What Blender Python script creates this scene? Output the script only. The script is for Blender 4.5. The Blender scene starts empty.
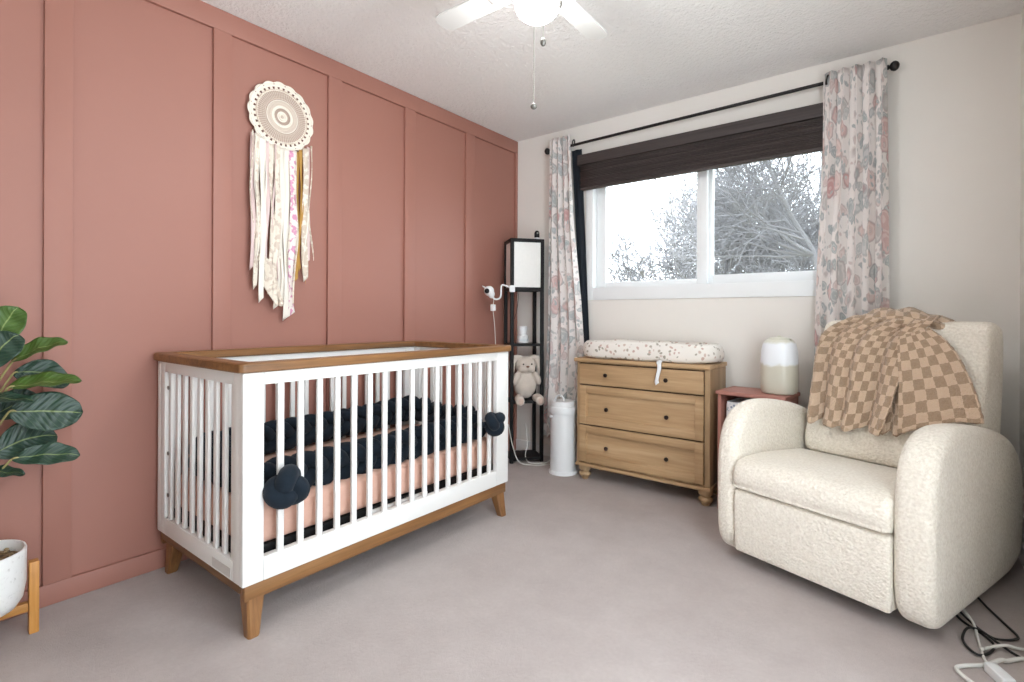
import bpy, bmesh, math, random
from mathutils import Vector, Matrix, noise as mnoise
PI = math.pi
C = bpy.context.scene.collection
S = bpy.context.scene
sin, cos = math.sin, math.cos

# ------------------------------------------------------------------ materials
def lin(r, g, b):
    f = lambda c: ((c/255+0.055)/1.055)**2.4 if c/255 > 0.04045 else c/255/12.92
    return (f(r), f(g), f(b), 1)

class Nodes:
    def __init__(s, name):
        s.m = bpy.data.materials.new(name); s.m.use_nodes = True
        s.t = s.m.node_tree; s.p = s.t.nodes['Principled BSDF']
    def n(s, kind, **kw):
        nd = s.t.nodes.new('ShaderNode'+kind)
        for k, v in kw.items():
            if k in nd.inputs: s.put(nd.inputs[k], v)
            else: setattr(nd, k, v)
        return nd
    def put(s, sock, v):
        if hasattr(v, 'is_output') or isinstance(v, bpy.types.NodeSocket): s.t.links.new(v, sock)
        else: sock.default_value = v
    def math(s, op, a, b=0.0, c=0.0):
        nd = s.t.nodes.new('ShaderNodeMath'); nd.operation = op
        s.put(nd.inputs[0], a); s.put(nd.inputs[1], b); s.put(nd.inputs[2], c)
        return nd.outputs[0]
    def mix(s, f, a, b, mode='MIX'):
        nd = s.t.nodes.new('ShaderNodeMix'); nd.data_type = 'RGBA'; nd.blend_type = mode
        s.put(nd.inputs[0], f); s.put(nd.inputs[6], a); s.put(nd.inputs[7], b)
        return nd.outputs[2]
    def ramp(s, f, stops, interp='LINEAR'):
        nd = s.t.nodes.new('ShaderNodeValToRGB'); cr = nd.color_ramp; cr.interpolation = interp
        while len(cr.elements) < len(stops): cr.elements.new(0.5)
        for e, (p, c) in zip(cr.elements, stops): e.position = p; e.color = c
        s.put(nd.inputs[0], f); return nd.outputs[0]
    def obj(s, scale=(1,1,1), rot=(0,0,0)):
        tc = s.n('TexCoord'); mp = s.n('Mapping'); s.t.links.new(tc.outputs['Object'], mp.inputs[0])
        mp.inputs['Scale'].default_value = scale; mp.inputs['Rotation'].default_value = rot
        return mp.outputs[0]
    def uv(s, scale=(1,1,1)):
        tc = s.n('TexCoord'); mp = s.n('Mapping'); s.t.links.new(tc.outputs['UV'], mp.inputs[0])
        mp.inputs['Scale'].default_value = scale
        return mp.outputs[0]
    def noise(s, vec, scale, detail=3, rough=.5):
        nd = s.n('TexNoise'); s.put(nd.inputs['Vector'], vec)
        nd.inputs['Scale'].default_value = scale; nd.inputs['Detail'].default_value = detail
        nd.inputs['Roughness'].default_value = rough
        return nd.outputs[0]
    def bump(s, h, strength, dist):
        nd = s.n('Bump'); s.put(nd.inputs['Height'], h)
        nd.inputs['Strength'].default_value = strength; nd.inputs['Distance'].default_value = dist
        s.t.links.new(nd.outputs[0], s.p.inputs['Normal'])
    def base(s, c): s.put(s.p.inputs['Base Color'], c)
    def rough(s, r): s.put(s.p.inputs['Roughness'], r)

def plain(name, col, rough=.5, metal=0, var=.06, scale=8, bump=0, bscale=200, bdist=.001, spec=None, sheen=0):
    k = Nodes(name); v = k.obj()
    n = k.noise(v, scale)
    dark = tuple(c*(1-var) for c in col[:3])+(1,); lite = tuple(min(1, c*(1+var)) for c in col[:3])+(1,)
    k.base(k.ramp(n, [(.3, dark), (.7, lite)])); k.rough(rough)
    k.p.inputs['Metallic'].default_value = metal
    if spec is not None: k.p.inputs['Specular IOR Level'].default_value = spec
    if sheen: k.p.inputs['Sheen Weight'].default_value = sheen
    if bump: k.bump(k.noise(v, bscale, 4), bump, bdist)
    return k.m

def wood(name, dark, mid, light, axis=0, rough=.45, freq=1.0):
    k = Nodes(name)
    sc = [14*freq]*3; sc[axis] = 1.1*freq
    v = k.obj(tuple(sc))
    n1 = k.noise(v, 1.6, 5, .6)
    sc2 = [160*freq]*3; sc2[axis] = 5*freq
    n2 = k.noise(k.obj(tuple(sc2)), 1.0, 3, .6)
    f = k.math('ADD', k.math('MULTIPLY', n1, .8), k.math('MULTIPLY', n2, .25))
    k.base(k.ramp(f, [(.33, dark), (.52, mid), (.7, light)])); k.rough(rough)
    k.bump(n2, .12, .002)
    return k.m

M = {}
M['white'] = plain('white_paint', lin(230,228,225), .4, var=.01)
M['vinyl'] = plain('white_vinyl', lin(240,242,243), .35, var=.01)
M['plastic'] = plain('white_plastic', lin(232,233,234), .35, var=.02)
M['black'] = plain('black_paint', lin(24,23,24), .6, var=.1, spec=.25)
M['blackmetal'] = plain('black_metal', lin(34,32,32), .4, metal=.4, var=.1)
M['screw'] = plain('screw_steel', lin(140,138,132), .35, metal=.8, var=.1)
M['walnut'] = wood('walnut_wood', lin(96,64,36), lin(128,88,50), lin(150,106,62), 1)
M['walnut_x'] = wood('walnut_wood_cross', lin(88,58,34), lin(116,80,48), lin(138,98,60), 0)
M['walnut_z'] = wood('walnut_wood_leg', lin(96,62,33), lin(134,92,54), lin(156,112,68), 2)
M['oak'] = wood('oak_wood', lin(158,126,90), lin(184,150,111), lin(200,168,130), 0, .5, .8)
M['oak_y'] = wood('oak_wood_side', lin(144,116,84), lin(170,140,105), lin(186,158,122), 2, .5, .8)
M['bamboo'] = wood('amber_wood', lin(170,110,48), lin(198,138,68), lin(216,160,92), 2, .4)
M['bronze'] = plain('dark_bronze', lin(44,32,30), .35, metal=.5, var=.1)
M['navy'] = plain('navy_velour', lin(26,34,43), .95, var=.18, scale=30, bump=.4, bscale=350, bdist=.0015, sheen=.05, spec=.2)
M['navyflat'] = plain('navy_fabric', lin(27,34,43), .9, var=.08, bump=.3, bscale=300)
M['tablepaint'] = plain('dusty_pink_paint', lin(176,122,110), .5, var=.05)
M['leaf_stem'] = plain('leaf_stem', lin(150,140,90), .5, var=.15)
M['stem'] = plain('brown_stem', lin(104,84,58), .8, var=.2, scale=40)
M['bark'] = plain('hazed_bark', lin(128,126,128), .9, var=.12, scale=5)  # outdoor haze is put into the bark colour as a greyer tone
M['chain'] = plain('bead_chain', lin(170,165,155), .4, metal=.6)
M['fob'] = plain('pewter_fob', lin(128,124,118), .4, metal=.6)
M['fanwhite'] = plain('fan_white', lin(212,211,208), .4, var=.01)
M['cordwhite'] = plain('white_cord', lin(222,220,214), .5, var=.03)
M['cordblack'] = plain('black_cord', lin(24,23,24), .5, var=.1)
M['strap'] = plain('white_webbing', lin(238,240,242), .7, var=.02, bump=.2)
M['grass'] = plain('winter_grass', lin(140,136,112), .95, var=.2, scale=2)
M['nose'] = plain('brown_thread', lin(120,82,62), .7)
M['eye'] = plain('eye_bead', lin(40,30,26), .2)
M['plush'] = plain('cream_plush', lin(206,193,181), .95, var=.05, scale=20, bump=.7, bscale=130, bdist=.004, sheen=.3)

k = Nodes('pink_wall_paint'); v = k.obj()
k.base(k.mix(k.noise(v, 2.2, 3), lin(157,107,93), lin(163,112,98))); k.rough(.55)
k.bump(k.noise(v, 160, 3), .08, .001); M['pink'] = k.m
k = Nodes('cream_wall_paint'); v = k.obj()
k.base(k.mix(k.noise(v, 2, 3), lin(231,226,219), lin(235,230,224))); k.rough(.65)
k.bump(k.noise(v, 180, 3), .08, .001); M['cream'] = k.m
k = Nodes('textured_ceiling'); v = k.obj()
k.base(k.mix(k.noise(v, 40, 3), lin(240,238,236), lin(246,244,242))); k.rough(.8)
vo = k.n('TexVoronoi', feature='SMOOTH_F1'); k.put(vo.inputs['Vector'], v); vo.inputs['Scale'].default_value = 55
h = k.math('ADD', k.math('MULTIPLY', vo.outputs['Distance'], -.8), k.noise(v, 120, 4))
k.bump(h, .9, .006); M['ceiling'] = k.m
k = Nodes('pale_carpet'); v = k.obj()
n = k.noise(v, 2.6, 7, .7); n2 = k.noise(v, 70, 4, .75)
c1 = k.ramp(n, [(.32, lin(184,171,166)), (.68, lin(206,194,189))])
k.base(k.mix(k.math('MULTIPLY', n2, .5), c1, lin(158,142,137)))
k.rough(.95); k.p.inputs['Sheen Weight'].default_value = .15
k.bump(k.math('ADD', n2, k.noise(v, 420, 2)), .8, .006); M['carpet'] = k.m

k = Nodes('cream_boucle'); v = k.obj()
vo = k.n('TexVoronoi', feature='SMOOTH_F1'); k.put(vo.inputs['Vector'], v); vo.inputs['Scale'].default_value = 120
n = k.noise(v, 110, 3, .55)
h = k.math('ADD', n, k.math('MULTIPLY', vo.outputs['Distance'], -.9))
k.base(k.ramp(n, [(.3, lin(226,216,201)), (.65, lin(244,236,223))])); k.rough(.95)
k.p.inputs['Sheen Weight'].default_value = .2
k.bump(h, .75, .006); M['boucle'] = k.m

k = Nodes('checked_fleece'); u = k.uv()
ns = k.n('TexNoise'); k.put(ns.inputs['Vector'], u); ns.inputs['Scale'].default_value = 90; ns.inputs['Detail'].default_value = 2
dis = k.n('VectorMath', operation='MULTIPLY_ADD'); k.put(dis.inputs[0], ns.outputs['Color'])
dis.inputs[1].default_value = (.008,.008,0); k.put(dis.inputs[2], u)
ch = k.n('TexChecker'); k.put(ch.inputs['Vector'], dis.outputs[0]); ch.inputs['Scale'].default_value = 1/.041
ch.inputs['Color1'].default_value = lin(205,178,152); ch.inputs['Color2'].default_value = lin(150,122,96)
v = k.obj(); n = k.noise(v, 150, 3, .6)
k.base(k.mix(k.math('MULTIPLY', n, .35), ch.outputs[0], lin(232,206,180))); k.rough(.95)
k.p.inputs['Sheen Weight'].default_value = .3
k.bump(n, .9, .008); M['fleece'] = k.m

def floral(name):
    k = Nodes(name); u = k.uv()
    ns = k.n('TexNoise'); k.put(ns.inputs['Vector'], u); ns.inputs['Scale'].default_value = 8; ns.inputs['Detail'].default_value = 3
    dis = k.n('VectorMath', operation='MULTIPLY_ADD'); k.put(dis.inputs[0], ns.outputs['Color'])
    dis.inputs[1].default_value = (.11,.11,0); k.put(dis.inputs[2], u)
    w = dis.outputs[0]; col = lin(229,222,218)
    def layer(col, sc, off, lo, hi, stops, skip, edge, ecol):
        mp = k.n('VectorMath', operation='ADD'); k.put(mp.inputs[0], w); mp.inputs[1].default_value = (off, off*.7, 0)
        vo = k.n('TexVoronoi'); k.put(vo.inputs['Vector'], mp.outputs[0]); vo.inputs['Scale'].default_value = sc
        sp = k.n('SeparateColor'); k.put(sp.inputs[0], vo.outputs['Color']); d = vo.outputs['Distance']
        # petals: scalloped rings inside each bloom
        pet = k.ramp(k.math('SINE', k.math('MULTIPLY', d, 26)), [(.2, (0,0,0,1)), (.8, (1,1,1,1))])
        c = k.ramp(sp.outputs[0], stops, 'CONSTANT')
        keep = k.math('GREATER_THAN', sp.outputs[1], skip)
        m = k.math('MULTIPLY', k.ramp(d, [(lo, (1,1,1,1)), (hi, (0,0,0,1))]), keep)
        e = k.math('MULTIPLY', k.ramp(d, [(lo-.03, (0,0,0,1)), ((lo+hi)/2, (1,1,1,1)), (hi+.04, (0,0,0,1))]), keep)
        col = k.mix(m, col, k.mix(k.math('MULTIPLY', pet, .35), c, lin(232,224,220)))
        return k.mix(k.math('MULTIPLY', e, edge), col, ecol)
    pinks = [(0, lin(204,174,170)), (.25, lin(186,182,179)), (.45, lin(214,192,186)), (.62, lin(196,156,153)), (.80, lin(170,173,172))]
    greys = [(0, lin(176,180,180)), (.3, lin(206,188,184)), (.5, lin(190,190,188)), (.75, lin(166,172,172))]
    col = layer(col, 14, 3.1, .40, .46, greys, .15, .45, lin(168,162,160))
    col = layer(col, 8, 0, .40, .45, pinks, .22, .65, lin(166,150,148))
    col = layer(col, 30, 7.7, .30, .38, greys, .45, .3, lin(150,146,146))
    k.base(col); k.rough(.85); k.bump(k.noise(u, 500, 2), .15, .001)
    return k.m
M['floral'] = floral('floral_fabric')

k = Nodes('sprig_cover'); v = k.obj()
ns = k.n('TexNoise'); k.put(ns.inputs['Vector'], v); ns.inputs['Scale'].default_value = 20
dis = k.n('VectorMath', operation='MULTIPLY_ADD'); k.put(dis.inputs[0], ns.outputs['Color']); dis.inputs[1].default_value = (.03,.03,.03); k.put(dis.inputs[2], v)
vo = k.n('TexVoronoi'); k.put(vo.inputs['Vector'], dis.outputs[0]); vo.inputs['Scale'].default_value = 40
sep = k.n('SeparateColor'); k.put(sep.inputs[0], vo.outputs['Color'])
pc = k.ramp(sep.outputs[0], [(0, lin(200,172,160)), (.3, lin(180,168,154)), (.55, lin(206,184,170)), (.8, lin(166,158,144))], 'CONSTANT')
mk = k.math('MULTIPLY', k.ramp(vo.outputs['Distance'], [(.28, (1,1,1,1)), (.42, (0,0,0,1))]), k.math('GREATER_THAN', sep.outputs[1], .38))
k.base(k.mix(mk, lin(236,230,222), pc)); k.rough(.9); k.bump(k.noise(v, 30, 3), .25, .006); M['sprig'] = k.m

k = Nodes('peach_sheet'); v = k.obj((1,1,1))
n = k.noise(k.obj((6,14,20)), 1.5, 4)
k.base(k.mix(n, lin(206,162,143), lin(216,174,156))); k.rough(.9); k.bump(n, .6, .012); M['sheet'] = k.m

k = Nodes('woven_blind'); v = k.obj((1.2, 1, 110))
n = k.noise(v, 1.4, 4, .7); n2 = k.noise(k.obj((60,1,240)), 1, 2)
k.base(k.ramp(k.math('ADD', k.math('MULTIPLY', n, .8), k.math('MULTIPLY', n2, .2)), [(.3, lin(44,38,38)), (.55, lin(74,65,63)), (.75, lin(112,101,98))]))
k.rough(.7); k.bump(n, .6, .004); M['blind'] = k.m
k = Nodes('valance_fabric'); k.base(k.ramp(k.noise(k.obj((1.2,1,120)), 1.4, 3), [(.3, lin(52,45,44)), (.7, lin(72,63,61))])); k.rough(.7); M['valance'] = k.m

k = Nodes('window_glass'); t = k.t
tr = k.n('BsdfTransparent'); gl = k.n('BsdfGlossy'); gl.inputs['Roughness'].default_value = .3
lw = k.n('LayerWeight'); lw.inputs['Blend'].default_value = .15
mx = k.n('MixShader'); t.links.new(k.math('MULTIPLY', lw.outputs['Fresnel'], .25), mx.inputs[0]); t.links.new(tr.outputs[0], mx.inputs[1]); t.links.new(gl.outputs[0], mx.inputs[2])
t.links.new(mx.outputs[0], t.nodes['Material Output'].inputs[0]); M['glass'] = k.m
k = Nodes('insect_mesh'); t = k.t
tr = k.n('BsdfTransparent'); df = k.n('BsdfDiffuse'); df.inputs['Color'].default_value = lin(96,98,102)
mx = k.n('MixShader'); mx.inputs[0].default_value = .24; t.links.new(tr.outputs[0], mx.inputs[1]); t.links.new(df.outputs[0], mx.inputs[2])
t.links.new(mx.outputs[0], t.nodes['Material Output'].inputs[0]); M['screen'] = k.m
k = Nodes('smoked_glass'); k.base(lin(40,52,50)); k.rough(.08); k.p.inputs['Alpha'].default_value = .7; M['smoked'] = k.m

k = Nodes('lamp_globe'); k.base((.9,.9,.88,1)); k.rough(.3)
k.p.inputs['Emission Color'].default_value = (.97,.99,.98,1); k.p.inputs['Emission Strength'].default_value = 58; M['globe'] = k.m
k = Nodes('white_shade_paper'); v = k.obj(); k.base(k.mix(k.noise(v, 60, 3), lin(232,230,226), lin(240,238,234))); k.rough(.8)
k.p.inputs['Transmission Weight'].default_value = 0; M['shade'] = k.m

k = Nodes('two_tone_glaze'); tc = k.n('TexCoord'); sp = k.n('SeparateXYZ'); k.t.links.new(tc.outputs['Object'], sp.inputs[0])
hgt = k.math('ADD', sp.outputs[2], k.math('MULTIPLY', k.math('SUBTRACT', k.noise(k.obj(), 14, 3), .5), .05))
k.base(k.ramp(hgt, [(.150, lin(205,200,184)), (.162, lin(236,239,243)), (.262, lin(238,241,246)), (.275, lin(214,212,196))])); k.rough(.3); M['glaze'] = k.m

k = Nodes('speckled_ceramic'); v = k.obj(); n = k.noise(v, 60, 4, .7)
k.base(k.ramp(n, [(.3, lin(206,204,200)), (.42, lin(236,235,233)), (1, lin(242,241,239))])); k.rough(.35); M['ceramic'] = k.m
k = Nodes('bark_mulch'); v = k.obj(); vo = k.n('TexVoronoi'); k.put(vo.inputs['Vector'], v); vo.inputs['Scale'].default_value = 70
k.base(k.ramp(k.n('SeparateColor', Color=vo.outputs['Color']).outputs[0], [(0, lin(60,48,36)), (.5, lin(130,106,74)), (1, lin(176,154,116))])); k.rough(.9)
k.bump(vo.outputs['Distance'], 1, .01); M['mulch'] = k.m

def leafmat(name, a, b):
    k = Nodes(name); u = k.uv(); sp = k.n('SeparateXYZ'); k.put(sp.inputs[0], u)
    d = k.math('ABSOLUTE', k.math('SUBTRACT', sp.outputs[0], .5))
    mid = k.ramp(d, [(0, (1,1,1,1)), (.03, (0,0,0,1))])
    vein = k.math('SINE', k.math('MULTIPLY', k.math('SUBTRACT', sp.outputs[1], k.math('MULTIPLY', d, .55)), 62))
    vm = k.math('MULTIPLY', k.ramp(vein, [(.93, (0,0,0,1)), (1, (1,1,1,1))]), .22)
    c = k.mix(k.noise(k.obj(), 14, 3), a, b)
    c = k.mix(vm, c, lin(120,140,96)); c = k.mix(k.math('MULTIPLY', mid, .75), c, lin(150,164,104))
    k.base(c); k.rough(.42); k.bump(vein, .15, .004)
    return k.m
M['leaf'] = leafmat('dark_leaf', lin(24,46,36), lin(40,68,52))
M['leaf_light'] = leafmat('young_leaf', lin(54,80,26), lin(74,104,38))

k = Nodes('crochet_cotton'); tc = k.n('TexCoord'); sp = k.n('SeparateXYZ'); k.t.links.new(tc.outputs['Object'], sp.inputs[0])
y_, z_ = sp.outputs[1], sp.outputs[2]
r = k.math('DIVIDE', k.math('SQRT', k.math('ADD', k.math('MULTIPLY', y_, y_), k.math('MULTIPLY', z_, z_))), .168)
th = k.math('ARCTAN2', z_, y_)
cr, tp, dk = lin(236,226,212), lin(196,178,164), lin(150,122,108)
bands = k.ramp(r, [(0, tp), (.05, cr), (.085, tp), (.11, cr), (.15, lin(176,156,142)), (.25, cr), (.31, lin(208,192,178)), (.46, lin(168,146,132)), (.49, tp), (.72, cr)], 'CONSTANT')
rad = k.math('GREATER_THAN', k.math('SINE', k.math('MULTIPLY', th, 72)), .25)
inb = lambda lo, hi: k.math('MULTIPLY', k.math('GREATER_THAN', r, lo), k.math('LESS_THAN', r, hi))
c = k.mix(k.math('MULTIPLY', k.math('MULTIPLY', rad, inb(.52, .73)), .55), bands, dk)
c = k.mix(k.math('MULTIPLY', k.math('MULTIPLY', rad, inb(.16, .235)), .5), c, dk)
holes = k.math('GREATER_THAN', k.math('ADD', k.math('SINE', k.math('MULTIPLY', th, 34)), k.math('MULTIPLY', k.math('SUBTRACT', r, .8), 6)), .35)
c = k.mix(k.math('MULTIPLY', holes, inb(.745, .84)), c, lin(104,72,62))
dots = k.math('GREATER_THAN', k.math('SINE', k.math('ADD', k.math('MULTIPLY', th, 17), 1.5)), .93)
c = k.mix(k.math('MULTIPLY', dots, inb(.9, .93)), c, lin(150,118,104))
k.base(c); k.rough(.9); k.bump(k.math('SINE', k.math('MULTIPLY', r, 90)), .3, .002); M['crochet'] = k.m

def ribbonmat(name, col, spot=None, rough=.8):
    k = Nodes(name); v = k.obj()
    c = k.mix(k.noise(k.obj((30,30,4)), 1.5, 3), tuple(x*.9 for x in col[:3])+(1,), col)
    if spot:
        n = k.noise(v, 42, 2); c = k.mix(k.ramp(n, [(.52, (0,0,0,1)), (.58, (1,1,1,1))]), c, spot)
    k.base(c); k.rough(rough); k.bump(k.noise(v, 60, 3), .3, .003)
    return k.m
R_ = [ribbonmat('cream_lace', lin(236,224,208), lin(212,194,178)), ribbonmat('white_ribbon', lin(242,234,222)),
      ribbonmat('pale_pink_ribbon', lin(226,200,196)), ribbonmat('mustard_yarn', lin(186,140,70)),
      ribbonmat('floral_ribbon', lin(240,228,222), lin(214,150,178)), ribbonmat('oatmeal_ribbon', lin(214,196,178), lin(232,222,208))]

# ------------------------------------------------------------------ geometry helpers
class B:
    """collects vertices and faces for ONE mesh object"""
    def __init__(s): s.v = []; s.f = []; s.uv = {}
    def add(s, vs, fs):
        o = len(s.v); s.v += [tuple(p) for p in vs]; s.f += [tuple(i+o for i in f) for f in fs]
    def box(s, x0, x1, y0, y1, z0, z1, bev=.003, seg=2, mat=None):
        bm = bmesh.new(); bmesh.ops.create_cube(bm, size=1)
        for v in bm.verts: v.co = Vector(((x0+x1)/2+v.co.x*(x1-x0), (y0+y1)/2+v.co.y*(y1-y0), (z0+z1)/2+v.co.z*(z1-z0)))
        if bev: bmesh.ops.bevel(bm, geom=bm.edges[:], offset=bev, segments=seg, profile=.6, affect='EDGES', clamp_overlap=True)
        bm.verts.index_update()
        vs = [v.co.copy() for v in bm.verts]
        if mat is not None: vs = [mat @ p for p in vs]
        s.add(vs, [[v.index for v in f.verts] for f in bm.faces]); bm.free(); return s
    def loft(s, rings, closed=True, cap0=True, cap1=True):
        o = len(s.v); n = len(rings[0])
        for r in rings: s.v += [tuple(p) for p in r]
        for i in range(len(rings)-1):
            for j in range(n if closed else n-1):
                a = o+i*n+j; b = o+i*n+(j+1) % n
                s.f.append((a, b, b+n, a+n))
        if closed and cap0: s.f.append(tuple(o+j for j in reversed(range(n))))
        if closed and cap1: s.f.append(tuple(o+(len(rings)-1)*n+j for j in range(n)))
        return s
    def tube(s, pts, r, n=10, cap=True, round_end=False):
        pts = [Vector(p) for p in pts]; m = len(pts)
        rs = r if isinstance(r, (list, tuple)) else [r]*m
        if round_end:
            d0 = (pts[0]-pts[1]).normalized(); d1 = (pts[-1]-pts[-2]).normalized()
            pts = [pts[0]+d0*rs[0]*.95, pts[0]+d0*rs[0]*.7]+pts+[pts[-1]+d1*rs[-1]*.7, pts[-1]+d1*rs[-1]*.95]
            rs = [rs[0]*.25, rs[0]*.72]+list(rs)+[rs[-1]*.72, rs[-1]*.25]; m = len(pts)
        t0 = (pts[1]-pts[0]).normalized()
        nn = t0.orthogonal().normalized(); rings = []; prev = t0
        for i in range(m):
            t = (pts[min(i+1, m-1)]-pts[max(i-1, 0)]).normalized()
            q = prev.rotation_difference(t); nn = (q @ nn); nn = (nn-t*nn.dot(t)).normalized(); prev = t
            b = t.cross(nn)
            rings.append([pts[i]+(nn*cos(2*PI*j/n)+b*sin(2*PI*j/n))*rs[i] for j in range(n)])
        return s.loft(rings, True, cap, cap)
    def lathe(s, prof, c=(0,0,0), n=32, axis=2, sx=1, sy=1, power=2.0):
        rings = []
        for r, h in prof:
            ring = []
            for j in range(n):
                a = 2*PI*j/n; ca, sa = cos(a), sin(a)
                q = (abs(ca)**power+abs(sa)**power)**(-1/power)
                p = [r*ca*q*sx, r*sa*q*sy, h]
                if axis == 0: p = [p[2], p[0], p[1]]
                elif axis == 1: p = [p[1], p[2], p[0]]
                ring.append((c[0]+p[0], c[1]+p[1], c[2]+p[2]))
            rings.append(ring)
        return s.loft(rings)
    def ball(s, c, rx, ry=None, rz=None, n=20, m=12, rot=None):
        ry = ry or rx; rz = rz or rx; rings = []
        for i in range(1, m):
            ph = PI*i/m; ring = []
            for j in range(n):
                a = 2*PI*j/n; p = Vector((rx*sin(ph)*cos(a), ry*sin(ph)*sin(a), -rz*cos(ph)))
                if rot is not None: p = rot @ p
                ring.append(Vector(c)+p)
            rings.append(ring)
        return s.loft(rings)
    def grid(s, pts, uvs=None):
        o = len(s.v); R = len(pts); W = len(pts[0])
        for row in pts: s.v += [tuple(p) for p in row]
        if uvs:
            for i in range(R):
                for j in range(W): s.uv[o+i*W+j] = uvs[i][j]
        for i in range(R-1):
            for j in range(W-1):
                a = o+i*W+j; s.f.append((a, a+1, a+W+1, a+W))
        return s
    def build(s, name, mat, parent=None, world=False, sharp=40):
        me = bpy.data.meshes.new(name)
        vs = s.v
        if world and parent is not None:
            top = parent
            while top.parent: top = top.parent
            inv = top.matrix_basis.inverted(); vs = [inv @ Vector(p) for p in vs]
        me.from_pydata([tuple(p) for p in vs], [], s.f); me.validate()
        bm = bmesh.new(); bm.from_mesh(me); bmesh.ops.recalc_face_normals(bm, faces=bm.faces[:]); bm.to_mesh(me); bm.free()
        me.polygons.foreach_set('use_smooth', [True]*len(me.polygons))
        me.set_sharp_from_angle(angle=math.radians(sharp))
        if s.uv:
            l = me.uv_layers.new(name='UVMap')
            for lp in me.loops: l.data[lp.index].uv = s.uv.get(lp.vertex_index, (0,0))
        o = bpy.data.objects.new(name, me); C.objects.link(o); me.materials.append(mat)
        if parent is not None: o.parent = parent
        return o

def tag(o, label, cat, group=None):
    o['label'] = label; o['category'] = cat
    if group: o['group'] = group
    return o
def thing(name, label, cat, loc=(0,0,0), rz=0, group=None):
    o = bpy.data.objects.new(name, None); C.objects.link(o); o.empty_display_size = .1
    o.location = loc; o.rotation_euler = (0,0,rz); o.matrix_basis = Matrix.Translation(loc) @ Matrix.Rotation(rz, 4, 'Z')
    return tag(o, label, cat, group)
def struct(name, b, mat, parent=None):
    o = b.build(name, mat, parent); 
    if parent is None: o['kind'] = 'structure'
    return o
def mod(o, kind, **kw):
    m = o.modifiers.new(kind.lower(), kind)
    for k_, v_ in kw.items(): setattr(m, k_, v_)
    return m
def spline(pts, n=8, closed=False):
    P = [Vector(p) for p in pts]; out = []; m = len(P)
    for i in range(m if closed else m-1):
        g = lambda j: P[j % m] if closed else P[max(0, min(m-1, j))]
        a, b, c, d = g(i-1), g(i), g(i+1), g(i+2)
        for q in range(n):
            t = q/n
            out.append(.5*((2*b)+(c-a)*t+(2*a-5*b+4*c-d)*t*t+(3*b-a-3*c+d)*t**3))
    if not closed: out.append(P[-1])
    return out
def lerp(a, b, t): return a+(b-a)*t
def interp(tab, x):
    if x <= tab[0][0]: return tab[0][1]
    for (x0, y0), (x1, y1) in zip(tab, tab[1:]):
        if x <= x1: return lerp(y0, y1, (x-x0)/(x1-x0))
    return tab[-1][1]
def rounded_extrude(b, prof, u0, u1, r, put, bulge=0.0, nr=6, taper=None):
    """closed smooth 2D profile swept from u0 to u1 with soft rounded rims; put(u,a,b) -> point"""
    P = [Vector((p[0], p[1])) for p in prof]; n = len(P)
    area = sum(P[i].x*P[(i+1) % n].y-P[(i+1) % n].x*P[i].y for i in range(n))
    N = []
    for i in range(n):
        t = (P[(i+1) % n]-P[i-1]).normalized(); nn = Vector((t.y, -t.x))
        N.append(nn if area > 0 else -nn)
    cen = sum(P, Vector((0,0)))/n
    rings = []
    def ring(u, inset, sc=1.0):
        rings.append([put(u, *(cen+(P[i]-N[i]*inset-cen)*sc)) for i in range(n)])
    for sc in (.05, .35, .7): ring(u0-bulge*(1-sc*sc), r, sc)
    for j in range(nr+1):
        a = PI/2*j/nr; ring(u0+r*(1-cos(a)) if True else 0, r*(1-sin(a)))
    for q in range(1, 6): ring(lerp(u0+r, u1-r, q/6), 0)
    for j in range(nr+1):
        a = PI/2*(1-j/nr); ring(u1-r*(1-cos(a)), r*(1-sin(a)))
    for sc in (.7, .35, .05): ring(u1+bulge*(1-sc*sc), r, sc)
    b.loft(rings); return b

# ------------------------------------------------------------------ room
XL, XP, XR, YB, YF, ZC = -2.449, -2.465, .385, 3.226, -.75, 2.42
struct('floor', B().box(XP-.1, XR+.1, YF-.1, YB+.15, -.12, 0, 0), M['carpet'])
struct('ceiling', B().box(XP-.1, XR+.1, YF-.1, YB+.15, ZC, ZC+.1, 0), M['ceiling'])
struct('wall_left', B().box(XP-.1, XP, YF-.1, YB+.15, 0, ZC, 0), M['pink'])
WX0, WX1, WZ0, WZ1 = -1.83, -.30, 1.165, 2.13
b = B(); b.box(XP, WX0, YB, YB+.15, 0, ZC, 0); b.box(WX1, XR, YB, YB+.15, 0, ZC, 0)
b.box(WX0, WX1, YB, YB+.15, 0, WZ0, 0); b.box(WX0, WX1, YB, YB+.15, WZ1, ZC, 0)
struct('wall_back', b, M['cream'])
# right wall, with an unseen wide opening beside the camera, added to let in daylight
b = B(); b.box(XR, XR+.1, 1.48, YB+.15, 0, ZC, 0); b.box(XR, XR+.1, -.05, 1.48, 2.36, ZC, 0); b.box(XR, XR+.1, YF-.1, -.05, 0, ZC, 0)
struct('wall_right', b, M['cream'])
# board-and-batten trim on the pink wall
t = 0
def trim(y0, y1, z0, z1):
    global t; t += 1
    struct('trim_%d' % t, B().box(XP-.002, XL, y0, y1, z0, z1, .0025), M['pink'])
trim(YF, YB, 2.325, ZC-.001); trim(YF, YB, .001, .077)
for y0, y1 in [(-.69,-.61), (-.13,-.05), (.428,.508), (.992,1.07), (1.562,1.645), (2.087,2.170), (2.632,2.722), (3.2,YB)]:
    trim(y0, y1, .077, 2.325)
struct('baseboard_back', B().box(XL, XR-.014, YB-.012, YB-.001, .001, .085, .003), M['white'])
struct('baseboard_right', B().box(XR-.012, XR-.001, 1.48, YB-.013, .001, .085, .003), M['white'])
struct('wall_front', B().box(XP, XR, YF-.1, YF, 0, ZC, 0), M['cream'])   # near wall behind the camera

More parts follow.
